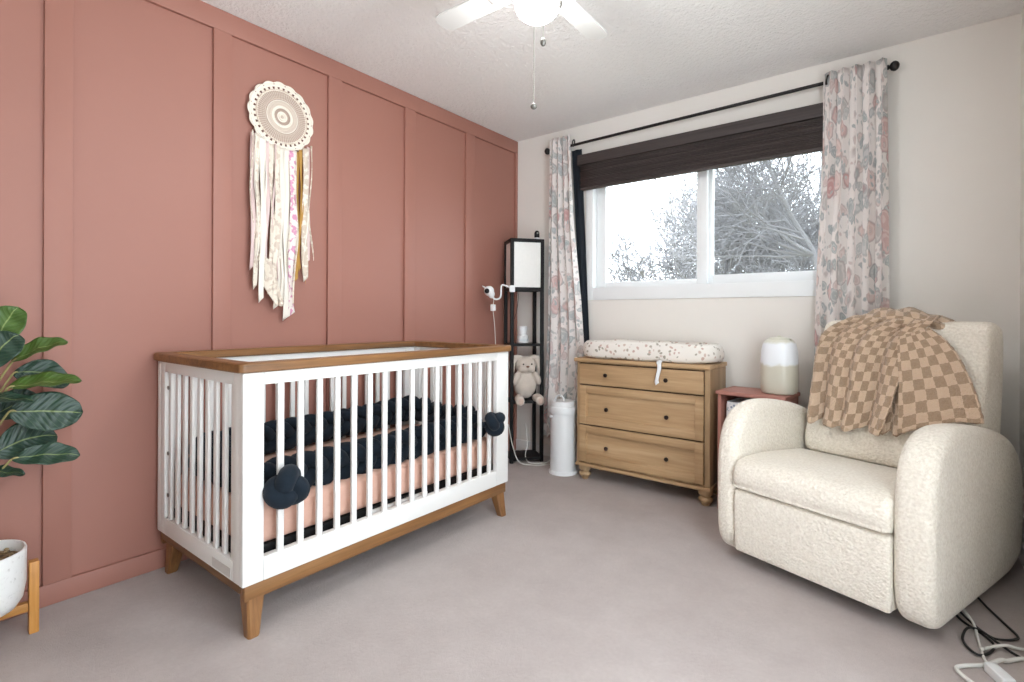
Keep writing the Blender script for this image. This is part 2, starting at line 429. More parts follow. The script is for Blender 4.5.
# ------------------------------------------------------------------ window
W1 = bpy.data.objects.new('window_1', None); C.objects.link(W1); W1['kind'] = 'structure'
b = B(); y0, y1 = YB-.012, YB+.13
b.box(WX0, WX0+.055, y0, y1, WZ0, WZ1, .004); b.box(WX1-.055, WX1, y0, y1, WZ0, WZ1, .004)
b.box(WX0+.056, WX1-.056, y0, y1, WZ0, WZ0+.085, .004); b.box(WX0+.056, WX1-.056, y0, y1, WZ1-.05, WZ1, .004)
struct('window_frame', b, M['vinyl'], W1)
b = B(); ys, ye = YB+.045, YB+.085     # left sash, in front
for a in [(-1.774,-1.705,1.251,2.079), (-1.07,-1.005,1.251,2.079)]: b.box(a[0], a[1], ys, ye, a[2], a[3], .004)
b.box(-1.705, -1.07, ys, ye, 1.251, 1.290, .004); b.box(-1.705, -1.07, ys, ye, 2.04, 2.079, .004)
struct('window_sash', b, M['vinyl'], W1)
b = B(); ys, ye = YB+.088, YB+.125
for a in [(-1.05,-.985,1.251,2.079), (-.40,-.356,1.251,2.079)]: b.box(a[0], a[1], ys, ye, a[2], a[3], .004)
b.box(-.985, -.40, ys, ye, 1.251, 1.312, .004); b.box(-.985, -.40, ys, ye, 2.04, 2.079, .004)
struct('window_sash', b, M['vinyl'], W1)
struct('window_pane', B().box(-1.704, -1.071, YB+.062, YB+.066, 1.291, 2.039, 0), M['glass'], W1)
struct('window_pane', B().box(-.984, -.401, YB+.104, YB+.108, 1.313, 2.039, 0), M['glass'], W1)
struct('insect_screen', B().box(-.984, -.401, YB+.118, YB+.1185, 1.313, 2.039, 0), M['screen'], W1)

# blind
bl = thing('window_blind', 'dark brown woven blind pulled up at the top of the window', 'blind', (-1.12,YB-.03,2.12))
B().box(-1.868, -.28, YB-.075, YB-.002, 2.112, 2.186, .006).build('valance', M['valance'], bl, True)
b = B(); rows = []
for i in range(41):
    q = i/40; z = 2.118-.168*q; yy = YB-.045-.010*abs(sin(q*PI*4.0))-.006*(i % 2)
    rows.append([(-1.85+1.55*j/12, yy, z) for j in range(13)])
b.grid(rows); s_ = b.build('shade', M['blind'], bl, True, 80); mod(s_, 'SOLIDIFY', thickness=.012, offset=0)
B().box(-1.85, -.30, YB-.062, YB-.028, 1.938, 1.956, .006).build('bottom_rail', M['blind'], bl, True)

# curtain rod and curtains
YR = 3.165
rod = thing('curtain_rod', 'thin black curtain rod above the window', 'curtain rod', (-1.1,YR,2.28))
rp = lambda x: lerp(2.268, 2.293, (x+2.07)/1.98)
B().tube([(-2.10,YR,rp(-2.1)), (-.10,YR,rp(-.1))], .0095, 14).build('rod', M['blackmetal'], rod, True)
for x, d in ((-2.10,-1), (-.10,1)):
    b = B(); b.lathe([(.004,0), (.012,.001*d), (.012,.006*d), (.008,.01*d), (.018,.016*d), (.024,.026*d), (.024,.034*d), (.018,.044*d), (.008,.050*d), (.001,.051*d)], (x,YR,rp(x)), 20, 0)
    b.build('finial', M['blackmetal'], rod, True)
for x in (-1.985, -.245):
    b = B(); b.tube([(x,YR,rp(x)-.012), (x,YB-.006,rp(x)-.012)], .006, 8); b.box(x-.014, x+.014, YB-.007, YB-.001, rp(x)-.05, rp(x)+.03, .002)
    b.build('bracket', M['blackmetal'], rod, True)

def curtain(label, left, right, ztop, zbot, nf, amp, unroll, grom, seed, y=YR-.030):
    """left/right: tables z -> x of the edges"""
    root = thing('curtain', label, 'curtain', ((left[-1][1]+right[-1][1])/2, y, zbot), 0, 'floral curtains at the window')
    rnd = random.Random(seed); ph = [rnd.uniform(-.5,.5) for _ in range(12)]
    rows, uvs = [], []; NX, NZ = 120, 60
    for i in range(NZ+1):
        q = i/NZ; z = lerp(ztop, zbot, q)
        xl, xr = interp(left, z), interp(right, z); row, uv = [], []
        for j in range(NX+1):
            s = j/NX; w = s+.035*sin(2*PI*s*1.3+ph[0])*q+.02*sin(6*s+ph[1]+q*3)*q
            a = 2*PI*nf*w+ph[2]
            d = sin(a)+.28*sin(2*a+ph[3]+1.5*q)+.25*q*sin(a*.5+ph[4]+2*q)
            x = lerp(xl, xr, s)+.22*(xr-xl)/nf*sin(2*a)*.5*.6
            row.append((x, y+amp*d*lerp(.8, 1.15, q), z)); uv.append((s*unroll+seed, z))
        rows.append(row); uvs.append(uv)
    b = B(); b.grid(rows, uvs); o = b.build('panel', M['floral'], root, True, 180)
    mod(o, 'SOLIDIFY', thickness=.002, offset=0)
    for gx in grom:
        b = B(); pts = [(gx, y-.028+.0*a, rp(gx)) for a in (0,)]
        ring = [(gx+.004*sin(a), y-.006+.022*cos(a)*.6, rp(gx)+.022*sin(a)) for a in [2*PI*i/24 for i in range(25)]]
        b.tube(ring, .0045, 8, False); b.build('grommet', M['blackmetal'], root, True)
    return root
curtain('gathered floral curtain on the left of the window, behind the white pail',
        [(.15,-2.14),(1.0,-2.105),(2.35,-2.085)], [(.15,-1.83),(.85,-1.812),(1.16,-1.835),(1.7,-1.89),(2.35,-1.917)],
        2.335, .17, 4, .019, .85, [-1.885], 3)
curtain('gathered floral curtain on the right of the window, behind the cream chair',
        [(.1,-.425),(1.0,-.412),(1.35,-.40),(1.9,-.375),(2.33,-.372)], [(.1,-.075),(1.0,-.087),(2.33,-.103)],
        2.33, .12, 5, .020, 1.0, [-.352], 11)
bk = thing('blackout_strip', 'narrow dark navy fabric strip hanging between the left curtain and the window', 'fabric strip', (-1.87,3.2,.86))
rows = []
for i in range(41):
    z = lerp(2.245, .84, i/40); xl = interp([(.84,-1.86),(1.5,-1.90),(2.245,-1.945)], z); xr = interp([(.84,-1.793),(1.5,-1.826),(2.245,-1.865)], z)
    rows.append([(lerp(xl,xr,j/16), 3.206+.005*sin(j/16*9+i*.03), z) for j in range(17)])
b = B(); b.grid(rows); o = b.build('panel', M['navyflat'], bk, True, 180); mod(o, 'SOLIDIFY', thickness=.003, offset=0)

# ------------------------------------------------------------------ outdoors: bare trees on a winter lawn
struct('ground', B().box(-45, 30, YB+.3, 70, -.9, -.8, 0), M['grass'])
def tree(label, base, h, rad, seed, lean=(0,0,0), levels=5, spread=.75, first=.28, kids=4, rmin=.004):
    rnd = random.Random(seed); root = thing('bare_tree', label, 'tree', base)
    trunk, twigs = B(), B()
    def branch(p, d, L, r, lev):
        n = 5 if lev < 2 else 4
        pts = [p]; q = p; dd = d.copy()
        for i in range(n):
            dd = (dd+Vector((rnd.gauss(0,.16), rnd.gauss(0,.16), rnd.gauss(0,.13)+.05))).normalized()
            q = q+dd*(L/n); pts.append(q)
        rs = [max(rmin, r*(1-.55*i/n)) for i in range(n+1)]
        (trunk if lev < 2 else twigs).tube(pts, rs, 7 if lev < 2 else (4 if lev < 4 else 3), False)
        if lev >= levels: return
        nk = kids+(1 if lev < 3 else 0)
        for i in range(nk):
            f = lerp(first if lev == 0 else .2, 1, (i+rnd.random()*.6)/nk); f = min(f, 1)
            idx = f*n; j = min(int(idx), n-1); pp = pts[j].lerp(pts[j+1], idx-j)
            ax = (pts[j+1]-pts[j]).normalized(); side = ax.orthogonal().normalized(); side.rotate(Matrix.Rotation(rnd.uniform(0,2*PI), 3, ax))
            nd = (ax*rnd.uniform(.35,.9)+side*spread*rnd.uniform(.7,1.25)+Vector((0,0,.12))).normalized()
            branch(pp, nd, L*rnd.uniform(.5,.78), max(rmin, rs[j]*rnd.uniform(.45,.62)), lev+1)
    branch(Vector((0,0,0)), (Vector((0,0,1))+Vector(lean)).normalized(), h, rad, 0)
    trunk.build('trunk', M['bark'], root); twigs.build('twigs', M['bark'], root)
    return root
def limb_tree(label, base, hub, limbs, r0, seed, rmin, cnt=(7, 5, 3, 2)):
    """a leaning trunk up to a fork, long limbs from the fork, each breaking up into fine twigs"""
    rnd = random.Random(seed); root = thing('bare_tree', label, 'tree', base); trunk, twigs = B(), B()
    def grow(p, d, L, r, lev):
        n = 6 if lev == 0 else 4; pts = [p]; q = p; dd = d.copy()
        for i in range(n):
            dd = (dd+Vector((rnd.gauss(0,.10), rnd.gauss(0,.10), rnd.gauss(0,.11)+.02))).normalized(); q = q+dd*(L/n); pts.append(q)
        rs = [max(rmin, r*(1-.7*i/n)) for i in range(n+1)]
        (trunk if lev == 0 else twigs).tube(spline(pts, 2) if lev < 2 else pts, [max(rmin, r*(1-.7*i/(2*n))) for i in range(2*n+1)] if lev < 2 else rs, 7 if lev == 0 else (4 if lev == 1 else 3), False)
        if lev >= 4: return
        for i in range(cnt[lev]):
            f = rnd.uniform(.12, 1); idx = f*n; j = min(int(idx), n-1); pp = pts[j].lerp(pts[j+1], idx-j)
            ax = (pts[j+1]-pts[j]).normalized(); side = ax.orthogonal().normalized(); side.rotate(Matrix.Rotation(rnd.uniform(0,2*PI), 3, ax))
            nd = (ax*rnd.uniform(.5,1)+side*rnd.uniform(.5,1)+Vector((0,0,.1))).normalized()
            grow(pp, nd, L*rnd.uniform(.42,.72), max(rmin, rs[j]*rnd.uniform(.38,.5)), lev+1)
    H = Vector(hub)-Vector(base)
    trunk.tube(spline([(0,0,0), H*.5+Vector((.1,0,0)), H], 6), [lerp(r0*1.25, r0, i/12) for i in range(13)], 10)
    for d, L, k_ in limbs: grow(H, Vector(d).normalized(), L, r0*k_, 0)
    trunk.build('trunk', M['bark'], root); twigs.build('twigs', M['bark'], root)
limb_tree('big bare tree with long spreading limbs, seen close through the right window pane', (-.95,11.3,-.8), (-1.40,11,2.2),
    [((-1,.1,.22),2.0,.5), ((-1,-.15,.50),2.3,.55), ((-.8,.1,.85),2.5,.55), ((-.35,0,1),2.8,.7), ((.3,.1,1),3.0,.7), ((.9,0,.6),3,.6), ((-.9,.4,-.02),1.9,.4), ((-.75,-.3,.33),2.1,.45), ((-.6,.5,.65),2.3,.45), ((.4,.7,.6),2.6,.5)], .075, 7, .0075)
fan_ = lambda k_: [((-1,.1,.30),4.6*k_,.55), ((-.95,-.2,.62),4.9*k_,.6), ((-.8,.3,.95),5.0*k_,.6), ((-.45,-.1,1),5.2*k_,.7), ((0,.2,1),5.2*k_,.7), ((.45,-.2,1),5.2*k_,.65), ((.8,.2,.9),5.0*k_,.6), ((1,-.1,.5),4.8*k_,.55), ((-.3,.8,.7),4.2*k_,.5), ((.4,-.8,.7),4.2*k_,.5)]
limb_tree('bare tree with a rounded twiggy crown, seen low behind the middle bar of the window', (-7.2,26.5,-.8), (-7.3,26.5,1.2), fan_(1.05), .16, 21, .021, (9, 6, 4, 2))
limb_tree('farther bare tree behind the spreading limbs, seen low in the right window pane', (-7.6,44,-.8), (-7.6,44,1.6), fan_(1.35), .2, 33, .030, (7, 5, 3, 2))

# ------------------------------------------------------------------ ceiling fan
FX, FY = -1.03, 1.465
fan = thing('ceiling_fan', 'white ceiling fan with a round white light globe', 'ceiling fan', (FX,FY,ZC))
B().lathe([(.005,-.001), (.07,-.001), (.07,-.02), (.055,-.05), (.02,-.06)], (FX,FY,ZC), 32).build('canopy', M['fanwhite'], fan, True)
b = B(); b.lathe([(.02,2.378), (.085,2.372), (.11,2.35), (.115,2.28), (.10,2.24), (.06,2.23), (.085,2.218), (.098,2.212), (.098,2.200), (.05,2.196)], (FX,FY,0), 36)
b.build('motor_housing', M['fanwhite'], fan, True)
for i in range(4):
    a = PI/2*i+math.radians(1); R = Matrix.Translation((FX,FY,2.22)) @ Matrix.Rotation(a, 4, 'Z') @ Matrix.Rotation(math.radians(7), 4, 'X')
    b = B(); out = []
    for q in range(25):
        x = lerp(.15, .47, q/24); w = .050*(.86+.14*q/24)
        if q > 20: w *= math.sqrt(max(.03, 1-((q-20)/4.15)**2))**.5
        out.append((x, w))
    top = [R @ Vector((x, w, .004)) for x, w in out]+[R @ Vector((x, -w, .004)) for x, w in reversed(out)]
    bot = [R @ Vector((x, w, -.004)) for x, w in out]+[R @ Vector((x, -w, -.004)) for x, w in reversed(out)]
    b.loft([top, bot]); bl_ = b.build('blade', M['fanwhite'], fan, True)
    b = B(); b.box(.09, .2, -.018, .018, -.012, -.004, .002, 2, R); b.build('blade_bracket', M['fanwhite'], bl_, True)
b = B(); prof = [(.04,2.195)]
for i in range(15):
    a = lerp(1.05, -PI/2, i/14); prof.append((max(.002, .080*cos(a)), 2.140+.068*sin(a)))
b.lathe(prof, (FX,FY,0), 40); b.build('globe', M['globe'], fan, True)
for (px, py, z1, fob) in ((-.987,1.385,1.748,'ball'), (-.959,1.397,1.957,'drop'), (-.947,1.479,2.118,'drop')):
    b = B(); zz = 2.201; n_ = int((zz-z1)/.006)
    b.tube([(px,py,zz), (px,py,z1)], .0011, 6)
    for i in range(n_): b.ball((px,py,zz-i*.006), .0019, n=6, m=4)
    ch_ = b.build('pull_chain', M['chain'], fan, True)
    b = B()
    if fob == 'ball': b.ball((px,py,z1-.006), .011, .011, .010, 16, 10)
    else: b.lathe([(.001,.013), (.005,.011), (.009,.003), (.009,-.006), (.005,-.013), (.001,-.014)], (px,py,z1-.006), 16)
    b.build('fob', M['fob'], ch_, True)


# ------------------------------------------------------------------ crib
X0, X1, Y0, Y1 = -2.432, -1.69, .776, 2.15
crib = thing('baby_crib', 'white slatted baby crib with walnut top rail and splayed wooden legs', 'crib', ((X0+X1)/2,(Y0+Y1)/2,0))
b = B()   # walnut cap rail, a frame of four mitred lengths
def cap(o, i):
    z0, z1, e = .863, .895, .004
    outer = [(o[0],o[2]),(o[1],o[2]),(o[1],o[3]),(o[0],o[3])]; inner = [(i[0],i[2]),(i[1],i[2]),(i[1],i[3]),(i[0],i[3])]
    def rr(x0,x1,y0,y1,r,n=6):
        pts = []
        for cx,cy,a0 in ((x1-r,y1-r,0),(x0+r,y1-r,PI/2),(x0+r,y0+r,PI),(x1-r,y0+r,3*PI/2)):
            for q in range(n+1): a = a0+PI/2*q/n; pts.append((cx+r*cos(a), cy+r*sin(a)))
        return pts
    O = lambda g, z: [(x,y,z) for x,y in rr(o[0]+g,o[1]-g,o[2]+g,o[3]-g,.02)]
    I = lambda g, z: [(x,y,z) for x,y in rr(i[0]-g,i[1]+g,i[2]-g,i[3]+g,.012)]
    b.loft([O(e,z0),O(0,z0+e),O(0,z1-e),O(e,z1),I(e,z1),I(0,z1-e),I(0,z0+e),I(e,z0),O(e,z0)], True, False, False)
cap((-2.445,-1.675,.760,2.166), (-2.388,-1.732,.816,2.110))
b.build('top_rail', M['walnut'], crib, True)
def slat(b, x, y, hx, hy): b.box(x-hx, x+hx, y-hy, y+hy, .235, .835, .004, 3)
def side_panel(xa, xb, lab):
    b = B(); b.box(xa, xb, Y0, Y0+.069, .172, .862, .004); b.box(xa, xb, Y1-.095, Y1, .172, .862, .004)
    b.box(xa, xb, Y0+.069, Y1-.095, .82, .862, .003); b.box(xa, xb, Y0+.069, Y1-.095, .172, .25, .003)
    p = b.build('side_panel', M['white'], crib, True)
    for i in range(16):
        y = lerp(.907, 2.009, i/15); q = B(); slat(q, (xa+xb)/2, y, .0075, .0110); q.build('slat', M['white'], p, True)
    return p
side_panel(X1-.028, X1, 'front'); side_panel(X0, X0+.028, 'back')
def end_panel(ya, yb, near):
    b = B(); xa, xb = X0+.030, X1-.030
    b.box(X0+.0285, X0+.075, ya, yb, .172, .862, .003); b.box(X1-.072, X1-.0285, ya, yb, .172, .862, .003)
    b.box(X0+.075, X1-.072, ya, yb, .82, .862, .003); b.box(X0+.075, X1-.072, ya, yb, .172, .238, .003)
    p = b.build('end_panel', M['white'], crib, True)
    for i in range(9):
        x = lerp(-2.325, -1.779, i/8); q = B(); slat(q, x, (ya+yb)/2, .0125, .0065); q.build('slat', M['white'], p, True)
    return p
ep = end_panel(Y0+.001, Y0+.027, True); end_panel(Y1-.027, Y1-.001, False)
for z in (.76, .50, .335): B().lathe([(.0005,0), (.008,0), (.008,-.003), (.0005,-.004)], (-2.325,Y0+.004,z), 14, 1).build('bolt', M['screw'], ep, True)
b = B(); b.box(-1.915, -1.775, Y0+.0, Y0+.0015, .180, .212, 0); st = b.build('care_sticker', plain('sticker_paper', lin(206,202,198), .5, var=.02), ep, True)
# walnut base: apron frame and four splayed legs
zi, zo = .118, .172
for a, m_ in (((X1-.035, X1-.008, Y0+.01, Y1-.01, zi, zo), 'walnut'), ((X0+.008, X0+.035, Y0+.01, Y1-.01, zi, zo), 'walnut'),
              ((X0+.036, X1-.036, Y0+.006, Y0+.032, .140, zo), 'walnut_x'), ((X0+.036, X1-.036, Y1-.032, Y1-.006, .140, zo), 'walnut_x')):
    B().box(*a, .004).build('apron', M[m_], crib, True)
for sx, cx in ((1, X1-.040), (-1, X0+.070)):
    for sy, cy in ((1, Y1-.050), (-1, Y0+.050)):
        b = B(); rings = []
        for z, h, o in ((.17,.030,0), (.118,.029,.003), (.06,.024,.014), (.004,.0195,.026), (0,.018,.027)):
            ccx, ccy = cx+sx*o, cy+sy*o*.5; c_ = .006
            rings.append([(ccx+a*h-(a*c_ if k_ else 0), ccy+bb*h-(0 if k_ else bb*c_), z) for a, bb, k_ in ((1,1,0),(1,1,1),(-1,1,1),(-1,1,0),(-1,-1,0),(-1,-1,1),(1,-1,1),(1,-1,0))])
        b.loft(rings); b.build('leg', M['walnut_z'], crib, True)
b = B(); b.box(-2.37, -1.752, .81, .84, .205, .262, .003); b.box(-2.37, -1.752, 2.085, 2.115, .205, .262, .003); b.box(-2.37, -2.34, .84, 2.085, .205, .262, .003)
b.box(-1.782, -1.752, .84, 2.085, .205, .262, .003)
for i in range(11): y = lerp(.93, 2.0, i/10); b.box(-2.34, -1.782, y-.015, y+.015, .235, .255, .003)
b.build('mattress_support', M['black'], crib, True)
b = B(); b.box(-1.7515, -1.738, 1.30, 1.62, .228, .252, .003); b.build('support_bar', M['white'], crib, True)

mt = thing('crib_mattress', 'mattress in a peach fitted sheet inside the crib', 'mattress', (-2.06,1.46,.263))
prof = []
def rrect(x0,x1,y0,y1,r,n=6):
    pts = []
    for cx,cy,a0 in ((x1-r,y1-r,0),(x0+r,y1-r,PI/2),(x0+r,y0+r,PI),(x1-r,y0+r,3*PI/2)):
        for q in range(n+1): a = a0+PI/2*q/n; pts.append((cx+r*cos(a), cy+r*sin(a)))
    return pts
def slab(b, x0,x1,y0,y1,z0,z1,r,e,n=5,m=8):
    rings = []
    for i in range(n+1): a = PI/2*i/n; g = e*(1-sin(a)); rings.append([(x,y,z0+e*(1-cos(a))) for x,y in rrect(x0+g,x1-g,y0+g,y1-g,max(.004,r-g*.5),m)])
    for i in range(n+1): a = PI/2*(1-i/n); g = e*(1-sin(a)); rings.append([(x,y,z1-e*(1-cos(a))) for x,y in rrect(x0+g,x1-g,y0+g,y1-g,max(.004,r-g*.5),m)])
    b.loft(rings); return b
slab(B(), -2.385, -1.745, .818, 2.108, .264, .405, .05, .03).build('fitted_sheet', M['sheet'], mt, True, 60)

def braid(b, path, z_of, a=.044, r=.031, dep=.020, period=.27, ph0=0.0):
    P = spline(path, 24); L = [0]
    for p, q in zip(P, P[1:]): L.append(L[-1]+(q-p).length)
    N = int(L[-1]/.012)
    for s in range(3):
        pts = []; j = 0
        for i in range(N+1):
            d = L[-1]*i/N
            while j < len(L)-2 and L[j+1] < d: j += 1
            t = (d-L[j])/max(1e-6, L[j+1]-L[j]); p = P[j].lerp(P[j+1], t)
            tg = (P[j+1]-P[j]).normalized(); nrm = Vector((-tg.y, tg.x, 0))
            f = 2*PI*d/period+2*PI*s/3+ph0
            pts.append(p+Vector((0,0,a*sin(f)))+nrm*dep*sin(2*f))
        b.tube(pts, r, 12, True, True)
def knot(b, c, s, r, rot, flat=1.0):
    pts = []
    for i in range(73):
        t = 2*PI*i/72; p = Vector((sin(t)+2*sin(2*t), cos(t)-2*cos(2*t), -sin(3*t)*1.15*flat))*s
        pts.append(Vector(c)+rot @ p)
    b.tube(pts, r, 12, False)
RK = Matrix.Rotation(PI/2, 3, 'Y')
bp1 = thing('braided_bumper', 'navy braided bumper along the front of the crib with a knot at each end', 'crib bumper', (-1.78,1.47,.405), 0, 'navy braided bumpers in the crib')
b = B(); braid(b, [(-1.80,.90,.466),(-1.80,1.2,.464),(-1.80,1.6,.468),(-1.80,2.03,.480)], None); b.build('braid', M['navy'], bp1, True, 180)
b = B(); knot(b, (-1.667,.912,.466), .0150, .0335, Matrix.Rotation(.35, 3, 'X') @ RK); b.tube([(-1.675,.93,.50),(-1.71,.945,.49),(-1.76,.95,.475)], .014, 10); b.build('knot', M['navy'], bp1, True, 180)
b = B(); knot(b, (-1.668,2.012,.507), .0128, .029, Matrix.Rotation(-.6, 3, 'X') @ RK); b.tube([(-1.675,2.02,.505),(-1.71,1.97,.50),(-1.76,1.965,.49)], .014, 10); b.build('knot', M['navy'], bp1, True, 180)
bp2 = thing('braided_bumper', 'navy braided bumper around the far side and both ends of the crib', 'crib bumper', (-2.2,1.47,.405), 0, 'navy braided bumpers in the crib')
b = B(); braid(b, [(-1.90,.875,.475),(-2.1,.87,.478),(-2.27,.88,.482),(-2.335,.95,.485),(-2.335,1.3,.488),(-2.335,1.75,.495),(-2.325,1.98,.51),(-2.25,2.055,.505),(-2.08,2.06,.485),(-1.90,2.058,.50)], None, ph0=1.0); b.build('braid', M['navy'], bp2, True, 180)

# ------------------------------------------------------------------ wall hanging
WH = (-2.440, 1.300, 2.019)
wh = thing('wall_hanging', 'crocheted doily wall hanging with long cream and pink ribbons on the pink wall', 'wall hanging', WH)
b = B(); N = 170
def sc_(a): return .160+.008*abs(sin(a*8.5))
ring = lambda k_, x: [(x, k_*sc_(2*PI*i/N)*cos(2*PI*i/N), k_*sc_(2*PI*i/N)*sin(2*PI*i/N)) for i in range(N)]
b.loft([ring(.02,.004), ring(.3,.005), ring(.6,.005), ring(.9,.004), ring(.985,.006), ring(1,.003), ring(.985,-.001), ring(.5,-.002), ring(.02,-.002)])
b.build('doily', M['crochet'], wh)
for rr_ in (.161, .128, .078, .042, .016):
    b = B(); b.tube([(.006, rr_*cos(2*PI*i/90)*(.975 if rr_ > .15 else 1), rr_*sin(2*PI*i/90)*(.975 if rr_ > .15 else 1)) for i in range(91)], .0028 if rr_ > .1 else .002, 6, False)
    b.build('crochet_ring', R_[1] if rr_ != .128 else R_[5], wh)
rnd = random.Random(5)
RB = [(-.146,.020,-.118,-.75,2,.3), (-.128,.022,-.118,-.84,0,.8), (-.106,.026,-.13,-.90,1,.5), (-.080,.022,-.14,-.78,2,.6), (-.060,.022,-.15,-.86,0,1.0),
      (-.036,.030,-.152,-.93,0,.9), (-.008,.034,-.156,-.90,1,.7), (.016,.036,-.158,-.985,1,.6), (.042,.034,-.158,-.965,4,.8), (.072,.024,-.152,-.80,3,.7), (.090,.016,-.14,-.74,3,1.0), (.110,.030,-.13,-.79,5,.5), (.132,.018,-.115,-.70,2,.4)]
RB += [(-.152,.006,-.11,-.66,5,1.2), (-.137,.005,-.115,-.80,1,1.5), (-.118,.008,-.125,-.70,5,1.4), (-.093,.007,-.135,-.83,1,1.6), (-.047,.008,-.15,-.80,2,1.5), (-.022,.007,-.155,-.84,5,1.4), (.030,.008,-.157,-.88,0,1.3), (.060,.010,-.152,-.92,0,1.2), (.101,.006,-.135,-.80,3,1.6), (.121,.010,-.125,-.76,1,1.2), (.141,.006,-.11,-.68,5,1.4)]
for i, (yc, w, zt, zb, mi, wob) in enumerate(RB):
    rows = []; p0 = rnd.uniform(0,6); n = 44
    for q in range(n+1):
        f = q/n; z = lerp(zt, zb, f); yy = yc+.006*wob*sin(7*f+p0)*f*2; tw = .9*wob*sin(9*f+p0*1.7)*(.25+f*.75)
        xx = .009+.006*(i % 3)+.004*sin(5*f+p0)
        rows.append([(max(-.004, xx+sin(tw)*w*.35*s+.003*sin(14*f+s*2+p0)+.004), yy+cos(tw)*w*.5*s, z+(.012*s if q == n else 0)) for s in (-1,-.5,0,.5,1)])
    b = B(); b.grid(rows); o = b.build('ribbon', R_[mi], wh, False, 180); mod(o, 'SOLIDIFY', thickness=.0015, offset=0)
# crumpled lace tail at the lower left, tied to the long ribbons
rows = []
for q in range(25):
    f = q/24; rows.append([(.02+.012*sin(6*s_+f*9), -.112+.09*f+(s_-.5)*lerp(.03,.085,sin(f*PI)), -.70-.205*f+.02*sin(s_*7+f*5)) for s_ in [j/10 for j in range(11)]])
b = B(); b.grid(rows); o = b.build('lace_tail', R_[0], wh, False, 180); mod(o, 'SOLIDIFY', thickness=.002, offset=0)
b = B(); b.ball((.02,-.012,-.915), .013); b.build('wooden_bead', R_[5], wh)

# ------------------------------------------------------------------ plant on stand
PX, PY = -2.298, .244
ps = thing('plant_stand', 'low amber wooden plant stand holding the white pot', 'plant stand', (PX,PY,0))
a0 = math.radians(88)
for i in range(4):
    R = Matrix.Translation((PX,PY,0)) @ Matrix.Rotation(a0+i*PI/2, 4, 'Z')
    b = B(); b.box(.122, .147, -.0165, .0165, 0, .235, .003, 2, R); b.build('leg', M['bamboo'], ps, True)
for i in range(2):
    R = Matrix.Translation((PX,PY,0)) @ Matrix.Rotation(a0+i*PI/2, 4, 'Z')
    b = B(); b.box(-.121, .121, -.012, .012, .076+.0*i, .104, .002, 2, R) if i == 0 else (b.box(-.121, -.0125, -.012, .012, .076, .104, .002, 2, R), b.box(.0125, .121, -.012, .012, .076, .104, .002, 2, R))
    b.build('crossbar', wood('amber_wood_bar_%d' % i, lin(150,100,46), lin(186,130,66), lin(206,150,84), 1-i), ps, True)
pp = thing('potted_plant', 'broad-leaved green plant in a white speckled pot on the wooden stand', 'plant', (PX,PY,.105))
b = B(); b.lathe([(.004,.001), (.075,.001), (.095,.010), (.110,.035), (.117,.08), (.118,.188), (.1165,.193), (.112,.193), (.110,.186), (.108,.150), (.004,.150)], (0,0,0), 48); b.build('pot', M['ceramic'], pp)
b = B(); rnd = random.Random(2)
b.lathe([(.001,.166), (.05,.167), (.09,.164), (.1075,.160), (.1075,.151), (.001,.151)], (0,0,0), 30)
for i in range(80):
    a, r_ = rnd.uniform(0,2*PI), .1*math.sqrt(rnd.random()); b.ball((r_*cos(a), r_*sin(a), .168), rnd.uniform(.006,.013), rnd.uniform(.005,.010), .004, 7, 5, Matrix.Rotation(rnd.uniform(0,3), 3, 'Z'))
b.build('bark_chips', M['mulch'], pp)
stem = spline([(0,0,.16),(.01,.005,.35),(-.005,.012,.6),(.01,.0,.85),(.0,.01,1.08)], 10)
B().tube(stem, [lerp(.011,.005,i/(len(stem)-1)) for i in range(len(stem))], 9).build('stem', M['stem'], pp)
def leaf(p1, tip, W, nrm, mat, z0, droop=.02, curl=.22):
    """broad oval blade from p1 to tip (world), facing nrm, on a stalk that leaves the stem at height z0"""
    O = Vector((PX, PY, .105)); p1 = Vector(p1)-O; tip = Vector(tip)-O
    ax = tip-p1; L = ax.length; ax.normalize(); side = ax.cross(Vector(nrm)).normalized(); up_ = side.cross(ax).normalized()
    if up_.dot(Vector(nrm)) < 0: up_ = -up_
    b = B(); rows, uvs = [], []; n = 26
    for i in range(n+1):
        f = i/n; w = W*.5*(max(0, sin(PI*min(1, f*.96+.02)))**.55)*(.86+.3*f-.2*f*f)
        if f > .93: w *= max(.05, 1-((f-.93)/.07)**2*.9)
        c = p1+ax*L*f+Vector((0,0,-1))*droop*4*(f-.5)**2+Vector((0,0,1))*droop
        row, uv = [], []
        for j in range(15):
            q = j/7-1; row.append(c+side*w*q+up_*(curl*w*q*q+.003*sin(f*17+q*2))); uv.append((.5+q*.5, f))
        rows.append(row); uvs.append(uv)
    b.grid(rows, uvs); lf = b.build('leaf', M[mat], pp, False, 180); mod(lf, 'SOLIDIFY', thickness=.0012, offset=0)
    p0 = Vector((0,.006,z0-.105)); base = rows[0][7]
    B().tube(spline([p0, p0.lerp(base,.5)+Vector((0,0,-.012)), base, base+ax*.02], 6), .0034, 7).build('leaf_stalk', M['leaf_stem'], lf)
